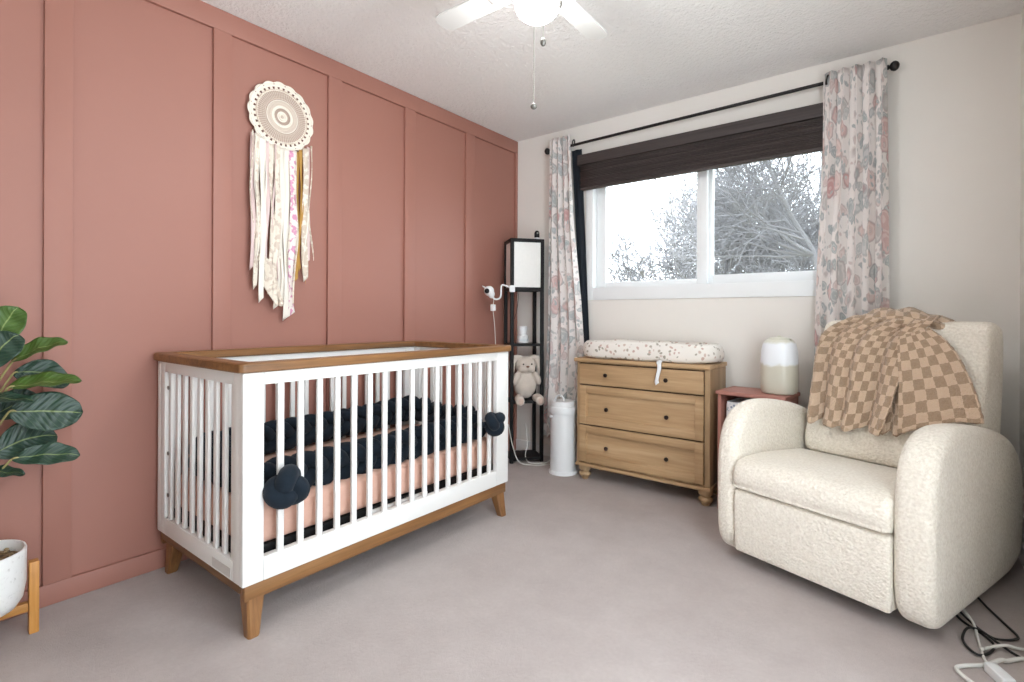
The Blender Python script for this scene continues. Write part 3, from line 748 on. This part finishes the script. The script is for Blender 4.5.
for args in [
    ((-2.25,.272,.925), (-2.245,.332,1.072), .105, (1,-.35,.35), 'leaf_light', .80),
    ((-2.23,.262,.880), (-2.215,.330,.985), .100, (1,-.4,.3), 'leaf', .78),
    ((-2.25,.319,.898), (-2.25,.455,.957), .085, (.42,.3,1), 'leaf_light', .78, .012, .3),
    ((-2.335,.335,.855), (-2.345,.478,.803), .098, (1,-.25,.4), 'leaf', .74),
    ((-2.25,.309,.816), (-2.25,.492,.822), .10, (.42,.0,1), 'leaf_light', .70, .006, .28),
    ((-2.22,.225,.790), (-2.20,.365,.775), .07, (.35,.0,1), 'leaf', .66, .006),
    ((-2.27,.315,.738), (-2.27,.500,.708), .135, (1,-.35,.30), 'leaf', .64, .004, .12),
    ((-2.335,.290,.720), (-2.34,.410,.748), .105, (1,-.2,.3), 'leaf', .63),
    ((-2.31,.285,.600), (-2.32,.442,.632), .125, (1,-.3,.35), 'leaf', .55),
    ((-2.25,.320,.590), (-2.22,.482,.574), .085, (.80,-.2,.75), 'leaf', .52, .008),
    ((-2.25,.240,.555), (-2.25,.350,.536), .060, (.45,0,1), 'leaf', .48, .008),
    ((-2.24,.235,.700), (-2.12,.190,.730), .13, (.4,-.3,1), 'leaf', .62),
    ((-2.26,.215,.820), (-2.17,.100,.850), .13, (.5,-.3,1), 'leaf', .74),
    ((-2.27,.220,.900), (-2.22,.110,.990), .11, (.8,-.4,.5), 'leaf_light', .82),
    ((-2.28,.225,.620), (-2.25,.080,.640), .14, (.6,-.3,.9), 'leaf', .54),
    ((-2.23,.215,.500), (-2.10,.150,.490), .13, (.2,-.2,1), 'leaf', .42),
    ((-2.31,.215,.500), (-2.36,.100,.540), .12, (.7,-.2,.7), 'leaf', .44),
    ((-2.30,.265,1.02), (-2.32,.19,1.13), .08, (1,-.3,.2), 'leaf_light', .95)]:
    leaf(*args)

# ------------------------------------------------------------------ tower lamp in the corner
LR = math.radians(52); LW, LD, LH = .248, .212, 1.605
lamp = thing('floor_lamp', 'tall black corner shelf lamp with a white paper shade on top', 'floor lamp', (-2.247,2.882,0), LR)
for x in (0, LW-.024):
    for y in (0, LD-.024): B().box(x, x+.024, y, y+.024, 0, LH, .002).build('post', M['black'], lamp)
for z in (LH-.024, 1.232):
    for a in ((.024, LW-.024, .001, .023), (.024, LW-.024, LD-.023, LD-.001), (.001, .023, .024, LD-.024), (LW-.023, LW-.001, .024, LD-.024)):
        B().box(*a, z, z+.024, .0015).build('shade_rail', M['black'], lamp)
b = B(); z0, z1 = 1.257, LH-.025
b.box(.0245, LW-.0245, .010, .014, z0, z1, 0); b.box(.0245, LW-.0245, LD-.014, LD-.010, z0, z1, 0)
b.box(.010, .014, .0245, LD-.0245, z0, z1, 0); b.box(LW-.014, LW-.010, .0245, LD-.0245, z0, z1, 0)
b.build('lamp_shade', M['shade'], lamp)
for z, m_ in ((.846, 'smoked'), (.436, 'black'), (.030, 'black')):
    B().box(.003, LW-.003, .025, LD-.003, z-.008, z+.006, .002).build('shelf', M[m_], lamp)
    b = B(); b.box(.024, LW-.024, .001, .023, z-.012, z+.006, .0015); b.build('shelf_rail', M['black'], lamp)
B().tube(spline([(.06,.03,1.23),(.055,.0,1.17),(.045,-.004,1.10),(.03,.01,1.03)],6), .002, 6).build('pull_cord', M['cordblack'], lamp)
LM = lamp.matrix_basis
lw = lambda x, y, z: tuple(LM @ Vector((x, y, z)))

# small white machine on the lamp's middle shelf
sm = thing('sound_machine', 'small white sound machine on the dark middle shelf of the lamp', 'sound machine', lw(.115,.10,.853), LR)
b = B(); b.lathe([(.002,0), (.040,0), (.043,.005), (.040,.05), (.034,.055), (.031,.058), (.034,.10), (.034,.118), (.028,.124), (.002,.125)], (0,0,0), 28); b.build('body', M['plastic'], sm)
b = B(); b.lathe([(.0415,.020), (.0425,.021), (.0425,.024), (.0412,.025)], (0,0,0), 28); b.build('seam_ring', plain('pale_blue_trim', lin(196,208,214), .4), sm)
# little capsule camera standing on the lamp top
cc = thing('capsule_camera', 'tiny black and white capsule camera standing on top of the corner lamp', 'camera', lw(.222,.10,LH), LR)
B().lathe([(.002,0), (.021,0), (.021,.020), (.017,.024), (.002,.025)], (0,0,0), 20).build('foot', M['plastic'], cc)
b = B(); b.lathe([(.002,.0252), (.018,.0252), (.019,.030), (.019,.056), (.016,.068), (.009,.075), (.001,.077)], (0,0,0), 20); b.build('body', M['black'], cc)
b = B(); b.lathe([(.001,-.0205), (.007,-.0205), (.007,-.017), (.001,-.017)], (0,0,.056), 14, 1); b.build('lens', M['screw'], cc)

# plush bunny sitting on the lamp's lower shelf
bn = thing('plush_bunny', 'cream plush bunny with long ears sitting on the lower shelf of the corner lamp', 'plush toy', lw(LW/2,.06,.443), LR); bn.scale = (1.1,1.1,1.06)
b = B(); b.ball((0,.0,.105), .078, .055, .098); b.ball((0,-.004,.238), .072, .058, .062)
for s in (-1,1):
    b.ball((s*.072,-.035,.150), .024, .030, .052, rot=Matrix.Rotation(s*-.45, 3, 'Y'))
    b.ball((s*.062,-.082,.022), .030, .052, .030, rot=Matrix.Rotation(s*.25, 3, 'Z')); b.ball((s*.066,-.122,.012), .031, .022, .036)
    b.ball((s*.03,-.045,.215), .030, .020, .022)
body = b.build('body', M['plush'], bn, False, 180); mod(body, 'REMESH', mode='VOXEL', voxel_size=.006); mod(body, 'SMOOTH', factor=.6, iterations=6)
for s in (-1,1):
    b = B(); pts = spline([(s*.035,-.005,.288),(s*.075,-.008,.282),(s*.092,-.015,.235),(s*.092,-.022,.185)], 6)
    rs = [.012+.012*sin(PI*min(1,(i+3)/(len(pts)+2))) for i in range(len(pts))]
    b.tube(pts, rs, 10, True, True); b.build('ear', M['plush'], bn, False, 180)
    b = B(); b.ball((s*.028,-.062,.248), .0055); b.build('eye', M['eye'], bn)
    b = B(); b.ball((s*.066,-.1435,.012), .016, .003, .020); b.build('paw_pad', plain('paw_patch', lin(206,180,166), .9), bn)
b = B(); b.ball((0,-.068,.232), .011, .006, .007); b.build('nose', M['nose'], bn)

# baby monitor clipped on the lamp post, its plug and cords
HM = Vector((-2.325,2.735,1.224))
bmn = thing('baby_monitor', 'white baby monitor camera on a bent arm clipped to the corner lamp', 'baby monitor', tuple(HM))
b = B(); b.ball((0,0,0), .036, .036, .036); b.ball((.012,.012,-.022), .024, .024, .030); hd = b.build('camera_head', M['plastic'], bmn, False, 180); mod(hd, 'REMESH', mode='VOXEL', voxel_size=.004); mod(hd, 'SMOOTH', factor=.5, iterations=4)
ld = Vector((.25,-.95,-.05)).normalized(); b = B(); b.ball(ld*.030, .018, .018, .018); b.build('lens', M['black'], bmn)
b = B(); b.tube([(-.022,-.012,.022),(-.040,-.022,.034)], [.005,.0035], 8, True, True); b.build('antenna', M['plastic'], bmn)
post = Vector(lw(-.004,.012,1.242))-HM
arm = spline([(.014,.014,-.035),(.035,.03,-.058),(.055,.06,-.04),tuple(post*.62+Vector((.005,-.01,.03))),tuple(post+Vector((0,-.012,.012)))], 8)
B().tube(arm, .0065, 9, True, True).build('arm', M['plastic'], bmn)
b = B(); R = Matrix.Translation(post) @ Matrix.Rotation(LR, 4, 'Z'); b.box(-.006, .034, -.017, -.001, -.022, .026, .003, 2, R); b.build('clamp', M['plastic'], bmn)
pg = thing('power_plug', 'small white plug block hanging on a cord below the baby monitor', 'plug', (-2.30,2.75,1.085))
B().box(-.016, .016, -.012, .012, 0, .045, .004, 3).build('block', M['plastic'], pg)
B().tube(spline([(0,0,.044),(.002,.004,.065),(.0,.006,.088)],6), .0022, 6).build('upper_cord', M['cordwhite'], pg)
B().tube(spline([(0,0,.0),(.006,.01,-.1),(.0,.03,-.25),(.006,.05,-.6),(.01,.07,-1.03),(.03,.06,-1.082)],8), .0022, 6).build('lower_cord', M['cordwhite'], pg)
cp = spline([(-2.20,2.80,.30),(-2.19,2.84,.14),(-2.165,2.88,.03),(-2.10,2.94,.006),(-2.03,3.0,.006),(-1.99,3.06,.01)], 8)
o = B().tube(cp, .0035, 7).build('power_cord', M['cordwhite'], lamp, True); o['label'] = 'white cord'
cp = spline([lw(.14,.10,.26),lw(.15,.08,.12),lw(.12,.03,.045),lw(.13,-.03,.012),lw(.20,-.05,.006),lw(.27,-.03,.006),lw(.34,.02,.03)], 8)
o = B().tube(cp, .0035, 7).build('power_cord', M['cordwhite'], lamp, True); o['label'] = 'white cord'

# ------------------------------------------------------------------ diaper pail
pl = thing('diaper_pail', 'slim white cylindrical diaper pail between the corner lamp and the dresser', 'pail', (-1.852,2.955,0))
B().lathe([(.002,0), (.097,0), (.097,.012), (.092,.018), (.087,.022), (.0865,.40), (.002,.40)], (0,0,0), 44).build('body', M['plastic'], pl)
B().lathe([(.002,.401), (.092,.401), (.094,.405), (.094,.438), (.091,.446), (.084,.449), (.083,.476), (.078,.482), (.002,.484)], (0,0,0), 44).build('lid', M['plastic'], pl)
B().tube([(.035*cos(a)-.01,-.03,.484+.036*sin(a)) for a in [PI*i/12 for i in range(13)]], .006, 8).build('handle', M['plastic'], pl)
B().box(-.052, -.034, -.0885, -.078, .372, .392, .003).build('latch', M['plastic'], pl)

# ------------------------------------------------------------------ dresser
dr = thing('dresser', 'light oak three-drawer dresser below the window', 'dresser', (-1.29,3.05,0))
xa, xb, yf, yb = -1.712, -.872, 2.902, 3.205
b = B(); b.box(xa, xb, yf+.0115, yb, .092, .757, .003); b.box(xa, -1.694, yf-.001, yf+.0115, .092, .757, .002); b.box(-.901, xb, yf-.001, yf+.0115, .092, .757, .002); b.build('body', M['oak_y'], dr, True)
B().box(xa-.016, xb+.006, yf-.020, yb+.006, .758, .782, .006, 3).build('top', M['oak'], dr, True)
b = B(); b.box(xa-.008, xb+.006, yf-.010, yb, .088, .108, .004); b.build('plinth', M['oak'], dr, True)
def drawer(z0, z1, panel, kz):
    d0, d1 = -1.690, -.905; b = B(); y = yf-.010
    if not panel: b.box(d0, d1, y, yf+.01, z0, z1, .003)
    else:
        w = .046
        b.box(d0, d0+w, y, yf+.01, z0, z1, .002); b.box(d1-w, d1, y, yf+.01, z0, z1, .002)
        b.box(d0+w, d1-w, y, yf+.01, z0, z0+w, .002); b.box(d0+w, d1-w, y, yf+.01, z1-w, z1, .002)
        b.box(d0+w, d1-w, yf+.003, yf+.011, z0+w, z1-w, 0)
        for (a0_, a1_, c0, c1) in ((d0+w, d1-w, z0+w, z0+w+.005), (d0+w, d1-w, z1-w-.005, z1-w), (d0+w, d0+w+.005, z0+w, z1-w), (d1-w-.005, d1-w, z0+w, z1-w)): b.box(a0_, a1_, yf-.0022, yf+.01, c0, c1, .001)
    o = b.build('drawer', M['oak'], dr, True)
    gb = B(); gb.box(d0-.0035, d1+.0035, yf+.0098, yf+.0112, z0-.004, z1+.004, 0); gb.build('reveal', plain('drawer_gap', lin(70,52,36), .8), o, True)
    for kx in (-1.497, -1.113):
        yk = y if not panel else yf+.003
        q = B(); q.lathe([(.004,.001), (.005,-.008), (.006,-.012), (.0125,-.017), (.0125,-.022), (.009,-.026), (.001,-.027)], (kx,yk,kz), 18, 1); q.build('knob', M['bronze'], o, True)
drawer(.618, .746, False, .684); drawer(.362, .608, True, .469); drawer(.122, .352, True, .2275)
for fx in (-1.672, -.905):
    for fy in (2.936, 3.165):
        b = B(); b.lathe([(.002,0), (.020,0), (.024,.008), (.026,.018), (.036,.024), (.039,.034), (.036,.044), (.028,.050), (.030,.058), (.040,.064), (.040,.088), (.002,.088)], (fx,fy,0), 24); b.build('foot', M['oak_y'], dr, True)

# changing pad
cpad = thing('changing_pad', 'sprig patterned changing pad lying on top of the oak dresser', 'changing pad', (-1.285,3.05,.783))
PXW, PYW = .430, .150; rows = []; b = B()
def padring(k_, z, dip=0):
    ring = []
    for j in range(72):
        a = 2*PI*j/72; ca, sa = cos(a), sin(a); q = (abs(ca)**4.5+abs(sa)**4.5)**(-1/4.5)
        x, y = PXW*k_*ca*q, PYW*k_*sa*q
        if k_ < .93: y = (PYW-(1-k_)*PXW*.42)*sa*q if k_ > .6 else PYW*k_*sa*q
        zz = z-dip*max(0, 1-(y/(PYW*.8))**2)*(1 if abs(x) < PXW*.85 else .75)+.003*sin(x*23+y*9)
        ring.append((x, y, max(0, zz)))
    return ring
b.loft([padring(.02,.002), padring(.9,.002), padring(.975,.010), padring(1,.035), padring(1.0,.065), padring(.975,.092), padring(.93,.108), padring(.86,.112,.01), padring(.72,.108,.03), padring(.5,.100,.035), padring(.25,.098,.036), padring(.02,.098,.036)])
b.build('cover', M['sprig'], cpad, False, 180)
b = B(); rows = []
sp_ = spline([(.13,-.150,.012),(.132,-.160,-.0),(.135,-.172,-.004),(.138,-.182,-.035),(.130,-.184,-.07),(.124,-.1855,-.105),(.128,-.184,-.122)], 6)
for i, p in enumerate(sp_):
    f = i/(len(sp_)-1); tw = .5*sin(f*5); w = .012
    rows.append([(p.x+s*w*cos(tw), p.y+s*w*sin(tw)*.4-.004, p.z+.008*s*f) for s in (-1,-.5,0,.5,1)])
b.grid(rows); o = b.build('strap', M['strap'], cpad, False, 180); mod(o, 'SOLIDIFY', thickness=.004, offset=0)
b = B(); b.box(.119, .146, -.182, -.170, -.010, .012, .004, 3); b.build('buckle', M['plastic'], cpad)

# ------------------------------------------------------------------ pink side table with humidifier and fabric bin
TR = math.radians(-5.5)
tb = thing('side_table', 'dusty pink side table between the oak dresser and the cream chair', 'side table', (-.846,2.906,0), TR)
TW, TD = .352, .265
B().box(0, TW, 0, TD, .628, .648, .005, 3).build('tabletop', M['tablepaint'], tb)
b = B(); b.box(.008, .026, .012, TD-.006, .0, .627, .003); b.build('side_panel', M['tablepaint'], tb)
b = B(); b.box(TW-.026, TW-.008, .012, TD-.006, .0, .627, .003); b.build('side_panel', M['tablepaint'], tb)
B().box(.027, TW-.027, .016, TD-.008, .33, .348, .003).build('shelf', M['tablepaint'], tb)
B().box(.027, TW-.027, .016, TD-.008, .06, .078, .003).build('shelf', M['tablepaint'], tb)
B().box(.027, TW-.027, TD-.016, TD-.008, .350, .627, .002).build('back_panel', M['tablepaint'], tb)
TM = tb.matrix_basis; tw_ = lambda x, y, z: tuple(TM @ Vector((x, y, z)))
hu = thing('humidifier', 'rounded humidifier, white above and beige below, on the pink side table', 'humidifier', tw_(.284,.135,.6485), TR)
b = B(); b.lathe([(.002,0), (.070,0), (.080,.005), (.086,.02), (.088,.06), (.087,.16), (.084,.225), (.076,.262), (.066,.278), (.055,.283)], (0,0,0), 48, 2, 1, 1, 2.5); b.build('tank', M['glaze'], hu)
b = B(); b.lathe([(.054,.2835), (.052,.289), (.030,.294), (.010,.297), (.008,.303), (.002,.304)], (0,0,0), 40); b.build('lid', plain('pale_beige_lid', lin(214,212,196), .4), hu)
fb = thing('fabric_bin', 'blue and white patterned fabric bin under the top of the pink side table', 'storage bin', tw_(TW/2,.135,.3485), TR)
k = Nodes('blue_print_fabric'); v = k.obj(); vo = k.n('TexVoronoi'); k.put(vo.inputs['Vector'], v); vo.inputs['Scale'].default_value = 60
k.base(k.mix(k.ramp(vo.outputs['Distance'], [(.3, (1,1,1,1)), (.42, (0,0,0,1))]), lin(232,232,234), lin(150,160,182))); k.rough(.9)
b = B(); slab(b, -.135, .135, -.108, .095, 0, .235, .03, .012); b.build('bin_body', k.m, fb, False, 60)
b = B(); b.tube([(x,y,.236) for x,y in rrect(-.130,.130,-.103,.090,.03,6)+[rrect(-.130,.130,-.103,.090,.03,6)[0]]], .005, 8, False); b.build('rim', plain('white_piping', lin(236,236,238), .9), fb)

# ------------------------------------------------------------------ cream chair
CR = math.radians(-19.6); CO = (-.648, 2.333, 0)
ch = thing('recliner_chair', 'cream boucle swivel recliner with rounded arms in front of the right curtain', 'armchair', CO, CR)
P3 = lambda u, v, z: Vector((u, v, z))
armp = [(p.x, p.y) for p in spline([(.072,.038,0),(.028,.066,0),(.004,.14,0),(.0,.30,0),(.004,.46,0),(.030,.565,0),(.085,.632,0),(.17,.668,0),(.28,.672,0),(.42,.655,0),(.56,.622,0),(.68,.57,0),(.765,.48,0),(.80,.36,0),(.797,.2,0),(.765,.085,0),(.69,.044,0),(.60,.035,0),(.35,.034,0),(.20,.034,0),(.125,.034,0)], 5, True)]
armq = [(a if a < .3 else .3+(a-.3)*1.29, z) for a, z in armp]
for u0, u1, pf in ((-.040,.056,armp), (.630,.748,armq)):
    b = B(); rounded_extrude(b, pf, u0, u1, .038, P3, .004); b.build('arm', M['boucle'], ch, False, 180)
seatp = [(p.x, p.y) for p in spline([(.02,.325,0),(-.010,.345,0),(-.018,.385,0),(-.002,.428,0),(.05,.450,0),(.2,.452,0),(.4,.437,0),(.53,.42,0),(.56,.38,0),(.53,.33,0),(.3,.320,0)], 5, True)]
b = B(); rounded_extrude(b, seatp, .054, .632, .022, P3, .0); b.build('seat_cushion', M['boucle'], ch, False, 180)
frp = [(p.x, p.y) for p in spline([(.02,.062,0),(.004,.075,0),(-.004,.19,0),(-.004,.295,0),(.008,.318,0),(.05,.319,0),(.10,.30,0),(.11,.19,0),(.10,.07,0)], 5, True)]
b = B(); rounded_extrude(b, frp, .056, .630, .012, P3, .0); b.build('footrest_panel', M['boucle'], ch, False, 180)
bkp = [(p.x, p.y) for p in spline([(.56,.40,0),(.515,.43,0),(.505,.49,0),(.53,.565,0),(.575,.66,0),(.615,.78,0),(.65,.90,0),(.680,.99,0),(.705,1.025,0),(.765,1.035,0),(.84,1.02,0),(.868,.95,0),(.86,.75,0),(.82,.5,0),(.76,.2,0),(.68,.12,0),(.60,.2,0)], 5, True)]
b = B(); rounded_extrude(b, bkp, .072, .704, .036, P3, .0); b.build('backrest', M['boucle'], ch, False, 180)
b = B(); b.box(.09, .61, .12, .70, .055, .30, .01); b.build('frame_box', M['black'], ch)
b = B(); b.lathe([(.002,0), (.27,0), (.275,.006), (.275,.02), (.26,.026), (.06,.03), (.05,.056), (.002,.056)], (.352,.40,0), 40); b.build('swivel_base', M['black'], ch)

# ------------------------------------------------------------------ checked blanket draped over the chair back
CM = ch.matrix_basis
bk_ = thing('throw_blanket', 'tan and brown checked fleece blanket draped over the back of the cream chair', 'blanket', tuple(CM @ Vector((.35,.6,.55))), CR)
OFF = Vector((.35,.6,.55))
vf = lambda z: interp([(.40,.50),(.49,.500),(.565,.525),(.66,.57),(.78,.610),(.90,.645),(.99,.672),(1.03,.69)], z)
def sheet(b, left, right, folds, amp, lift, usc, vsc, uoff, voff, NX=90, NZ=70, rot=0, over=0, seed=0, tighten=.0):
    """left/right: lists of (u,z) down the two edges; the cloth rides on the front of the backrest, `over` runs on across its top"""
    Ls = spline([(p[0], p[1], 0) for p in left], 12); Rs = spline([(p[0], p[1], 0) for p in right], 12); rows, uvs = [], []
    rnd = random.Random(seed); ph = [rnd.uniform(0,6) for _ in range(6)]
    for i in range(NZ+1):
        t = i/NZ; g = lambda A: A[min(len(A)-2, int(t*(len(A)-1)))].lerp(A[min(len(A)-1, int(t*(len(A)-1))+1)], t*(len(A)-1)-int(t*(len(A)-1)) if t < 1 else 1)
        l, r = g(Ls), g(Rs); row, uv = [], []
        for j in range(NX+1):
            s = j/NX; p = l.lerp(r, s)
            f = folds(s, t); sag = .012*sin(PI*s)*t+.016*f*t**3
            u, z = p.x, p.y-sag
            v = vf(z)+max(0, .115-u)*1.1*min(1, max(0, (z-.6)/.15))-.014-lift-amp*(.5+.5*f)*(.55+.45*t)-.006*mnoise.noise(Vector((u*14, z*14, seed)))
            if z > 1.0: pass
            row.append(Vector((u, v, z))-OFF)
            a = s*usc; c_ = t*vsc; uv.append((uoff+a*cos(rot)-c_*sin(rot), voff+a*sin(rot)+c_*cos(rot)))
        rows.append(row); uvs.append(uv)
    if over:
        pre, pu = [], []; n = 12
        for i in range(n):
            q = 1-i/n; row, uv = [], []
            for j in range(NX+1):
                p0 = rows[0][j]; a = q*PI*.5
                row.append(p0+Vector((0, over*sin(a*1.0), (1.052-OFF.z+lift-p0.z)*min(1, sin(min(PI/2, a*2.2)))-.004*q)))
                u0_ = uvs[0][j]; uv.append((u0_[0], u0_[1]-over*q*1.3))
            pre.append(row); pu.append(uv)
        rows = pre+rows; uvs = pu+uvs
    b.grid(rows, uvs)
fA = lambda s, t: .62*sin(2*PI*(3.6*s+.22*t*sin(4*s)+.10*sin(5*t))+.4)+.42*sin(2*PI*(1.9*s)+1.6*t+1)+.22*sin(2*PI*(6.5*s-.3*t))
b = B()
sheet(b, [(.215,1.045),(.130,.99),(.090,.90),(.088,.75),(.112,.572)], [(.53,1.03),(.485,.97),(.455,.86),(.44,.72),(.42,.575)], fA, .058, .004, .66, .60, 0, 0, 110, 80, 0, .10, 1)
o = b.build('draped_fold', M['fleece'], bk_, False, 180); mod(o, 'SOLIDIFY', thickness=.014, offset=0); mod(o, 'SUBSURF', levels=1, render_levels=1)
fB = lambda s, t: .8*cos(2*PI*s*.9+.3)+.25*sin(2*PI*(2*s+.3*t))
b = B()
sheet(b, [(.425,.965),(.435,.87),(.455,.73),(.475,.590)], [(.53,1.01),(.615,.93),(.69,.80),(.735,.678)], fB, .020, .030, .27, .42, .02, .01, 60, 60, 0.0, 0, 2)
o = b.build('draped_flap', M['fleece'], bk_, False, 180); mod(o, 'SOLIDIFY', thickness=.016, offset=0); mod(o, 'SUBSURF', levels=1, render_levels=1)
b = B()
fC = lambda s, t: sin(2*PI*(1.6*s)+1)*.8
sheet(b, [(.38,.80),(.395,.72),(.405,.64),(.405,.572)], [(.465,.80),(.47,.72),(.485,.64),(.495,.588)], fC, .020, .008, .16, .24, .03, .3, 40, 40, 0, 0, 3)
o = b.build('draped_fold', M['fleece'], bk_, False, 180); mod(o, 'SOLIDIFY', thickness=.014, offset=0); mod(o, 'SUBSURF', levels=1, render_levels=1)
# bunched roll over the top edge with the loose corner pointing right
rows, uvs = [], []
for i in range(41):
    f = i/40; u = lerp(.155, .615, f)
    hgt = interp([(0,-.045),(.12,-.008),(.3,.022),(.5,.030),(.7,.020),(.88,-.002),(1,-.022)], f); wid = interp([(0,.055),(.2,.085),(.6,.085),(.85,.045),(1,.010)], f)
    th_ = interp([(0,.035),(.25,.062),(.6,.060),(.85,.032),(1,.007)], f); row, uv = [], []; n = 20
    for j in range(n+1):
        a = lerp(-.55, PI+.2, j/n); wob = .007*sin(u*52+a*2.5)+.004*sin(u*95-a*4)
        row.append(Vector((u+.012*sin(a*2+3*f), .742-(wid+wob)*cos(a), 1.012+hgt+(th_*.75+wob)*sin(a)))-OFF); uv.append((u*1.35+.01, .02+j/n*.27))
    rows.append(row); uvs.append(uv)
b = B(); b.grid(rows, uvs); o = b.build('draped_top', M['fleece'], bk_, False, 180); mod(o, 'SOLIDIFY', thickness=.014, offset=0); mod(o, 'SUBSURF', levels=1, render_levels=1)
# fluffy pile on every fold
tx = bpy.data.textures.new('fleece_pile', 'CLOUDS'); tx.noise_scale = .012
for o in bk_.children:
    m_ = mod(o, 'DISPLACE', strength=.007, mid_level=.5); m_.texture = tx; m_.texture_coords = 'LOCAL'

# ------------------------------------------------------------------ cords by the chair
def cord(owner, label, pts, r, m_):
    o = B().tube(spline(pts, 8), r, 8).build('power_cord', M[m_], owner, True); o['label'] = label
cord(ch, 'black looping cord', [(.10,2.43,.03),(.135,2.353,.012),(.190,2.29,.008),(.211,2.24,.007),(.195,2.18,.007),(.168,2.147,.007),(.143,2.175,.008),(.135,2.23,.008),(.152,2.29,.017),(.185,2.295,.017),(.22,2.255,.012),(.262,2.215,.007),(.31,2.19,.007)], .0038, 'cordblack')
cord(ch, 'black cord with a wide bend', [(.17,2.62,.03),(.212,2.525,.012),(.25,2.43,.008),(.278,2.353,.007),(.268,2.322,.007),(.24,2.295,.008),(.212,2.27,.016),(.185,2.30,.016),(.15,2.36,.02),(.10,2.47,.03)], .0038, 'cordblack')
ad = thing('power_adapter', 'white power adapter with white cords on the carpet beside the cream chair', 'adapter', (.205,2.045,0), math.radians(-62))
B().box(-.038, .038, -.017, .017, .001, .030, .005, 3).build('block', M['plastic'], ad)
B().lathe([(.001,.038), (.008,.038), (.007,.052), (.004,.060), (.001,.060)], (0,0,.015), 12, 0).build('strain_relief', M['cordwhite'], ad)
cord(ad, 'thin white cord', [(.188,2.082,.016),(.180,2.13,.007),(.176,2.19,.007),(.174,2.25,.007),(.168,2.33,.02),(.14,2.42,.03)], .0042, 'cordwhite')
cord(ad, 'thick white cord', [(.34,2.23,.007),(.277,2.210,.007),(.235,2.165,.007),(.215,2.13,.020),(.18,2.10,.007),(.13,2.055,.007),(.109,2.025,.007),(.125,1.99,.007),(.16,1.955,.007),(.21,1.92,.007)], .0058, 'cordwhite')
cord(ad, 'white cord', [(.36,2.33,.007),(.28,2.27,.007),(.235,2.235,.019),(.19,2.205,.007),(.178,2.17,.018)], .0050, 'cordwhite')

# ------------------------------------------------------------------ light, sky, camera
w = bpy.data.worlds.new('overcast_sky'); S.world = w; w.use_nodes = True
bg = w.node_tree.nodes['Background']; bg.inputs[0].default_value = (.83,.93,1.0,1); bg.inputs[1].default_value = 4.4

cam = bpy.data.cameras.new('camera'); co = bpy.data.objects.new('camera', cam); C.objects.link(co)
f = 515.; yaw = math.radians(37.8); rl = math.radians(.23)
Fv = Vector((-sin(yaw), cos(yaw), 0)); R0 = Vector((cos(yaw), sin(yaw), 0)); U0 = Vector((0,0,1))
Rv = R0*cos(rl)+U0*sin(rl); Uv = U0*cos(rl)-R0*sin(rl)
m = Matrix(((Rv.x,Uv.x,-Fv.x,0),(Rv.y,Uv.y,-Fv.y,0),(Rv.z,Uv.z,-Fv.z,1.05),(0,0,0,1)))
co.matrix_world = m
cam.sensor_fit = 'HORIZONTAL'; cam.sensor_width = 36; cam.lens = 36*f/1024; cam.shift_y = -25/1024; cam.clip_start = .02; cam.clip_end = 200
S.camera = co
vs = S.view_settings; vs.view_transform = 'Standard'; vs.look = 'None'; vs.gamma = 1; vs.use_curve_mapping = False; vs.exposure = 0.62
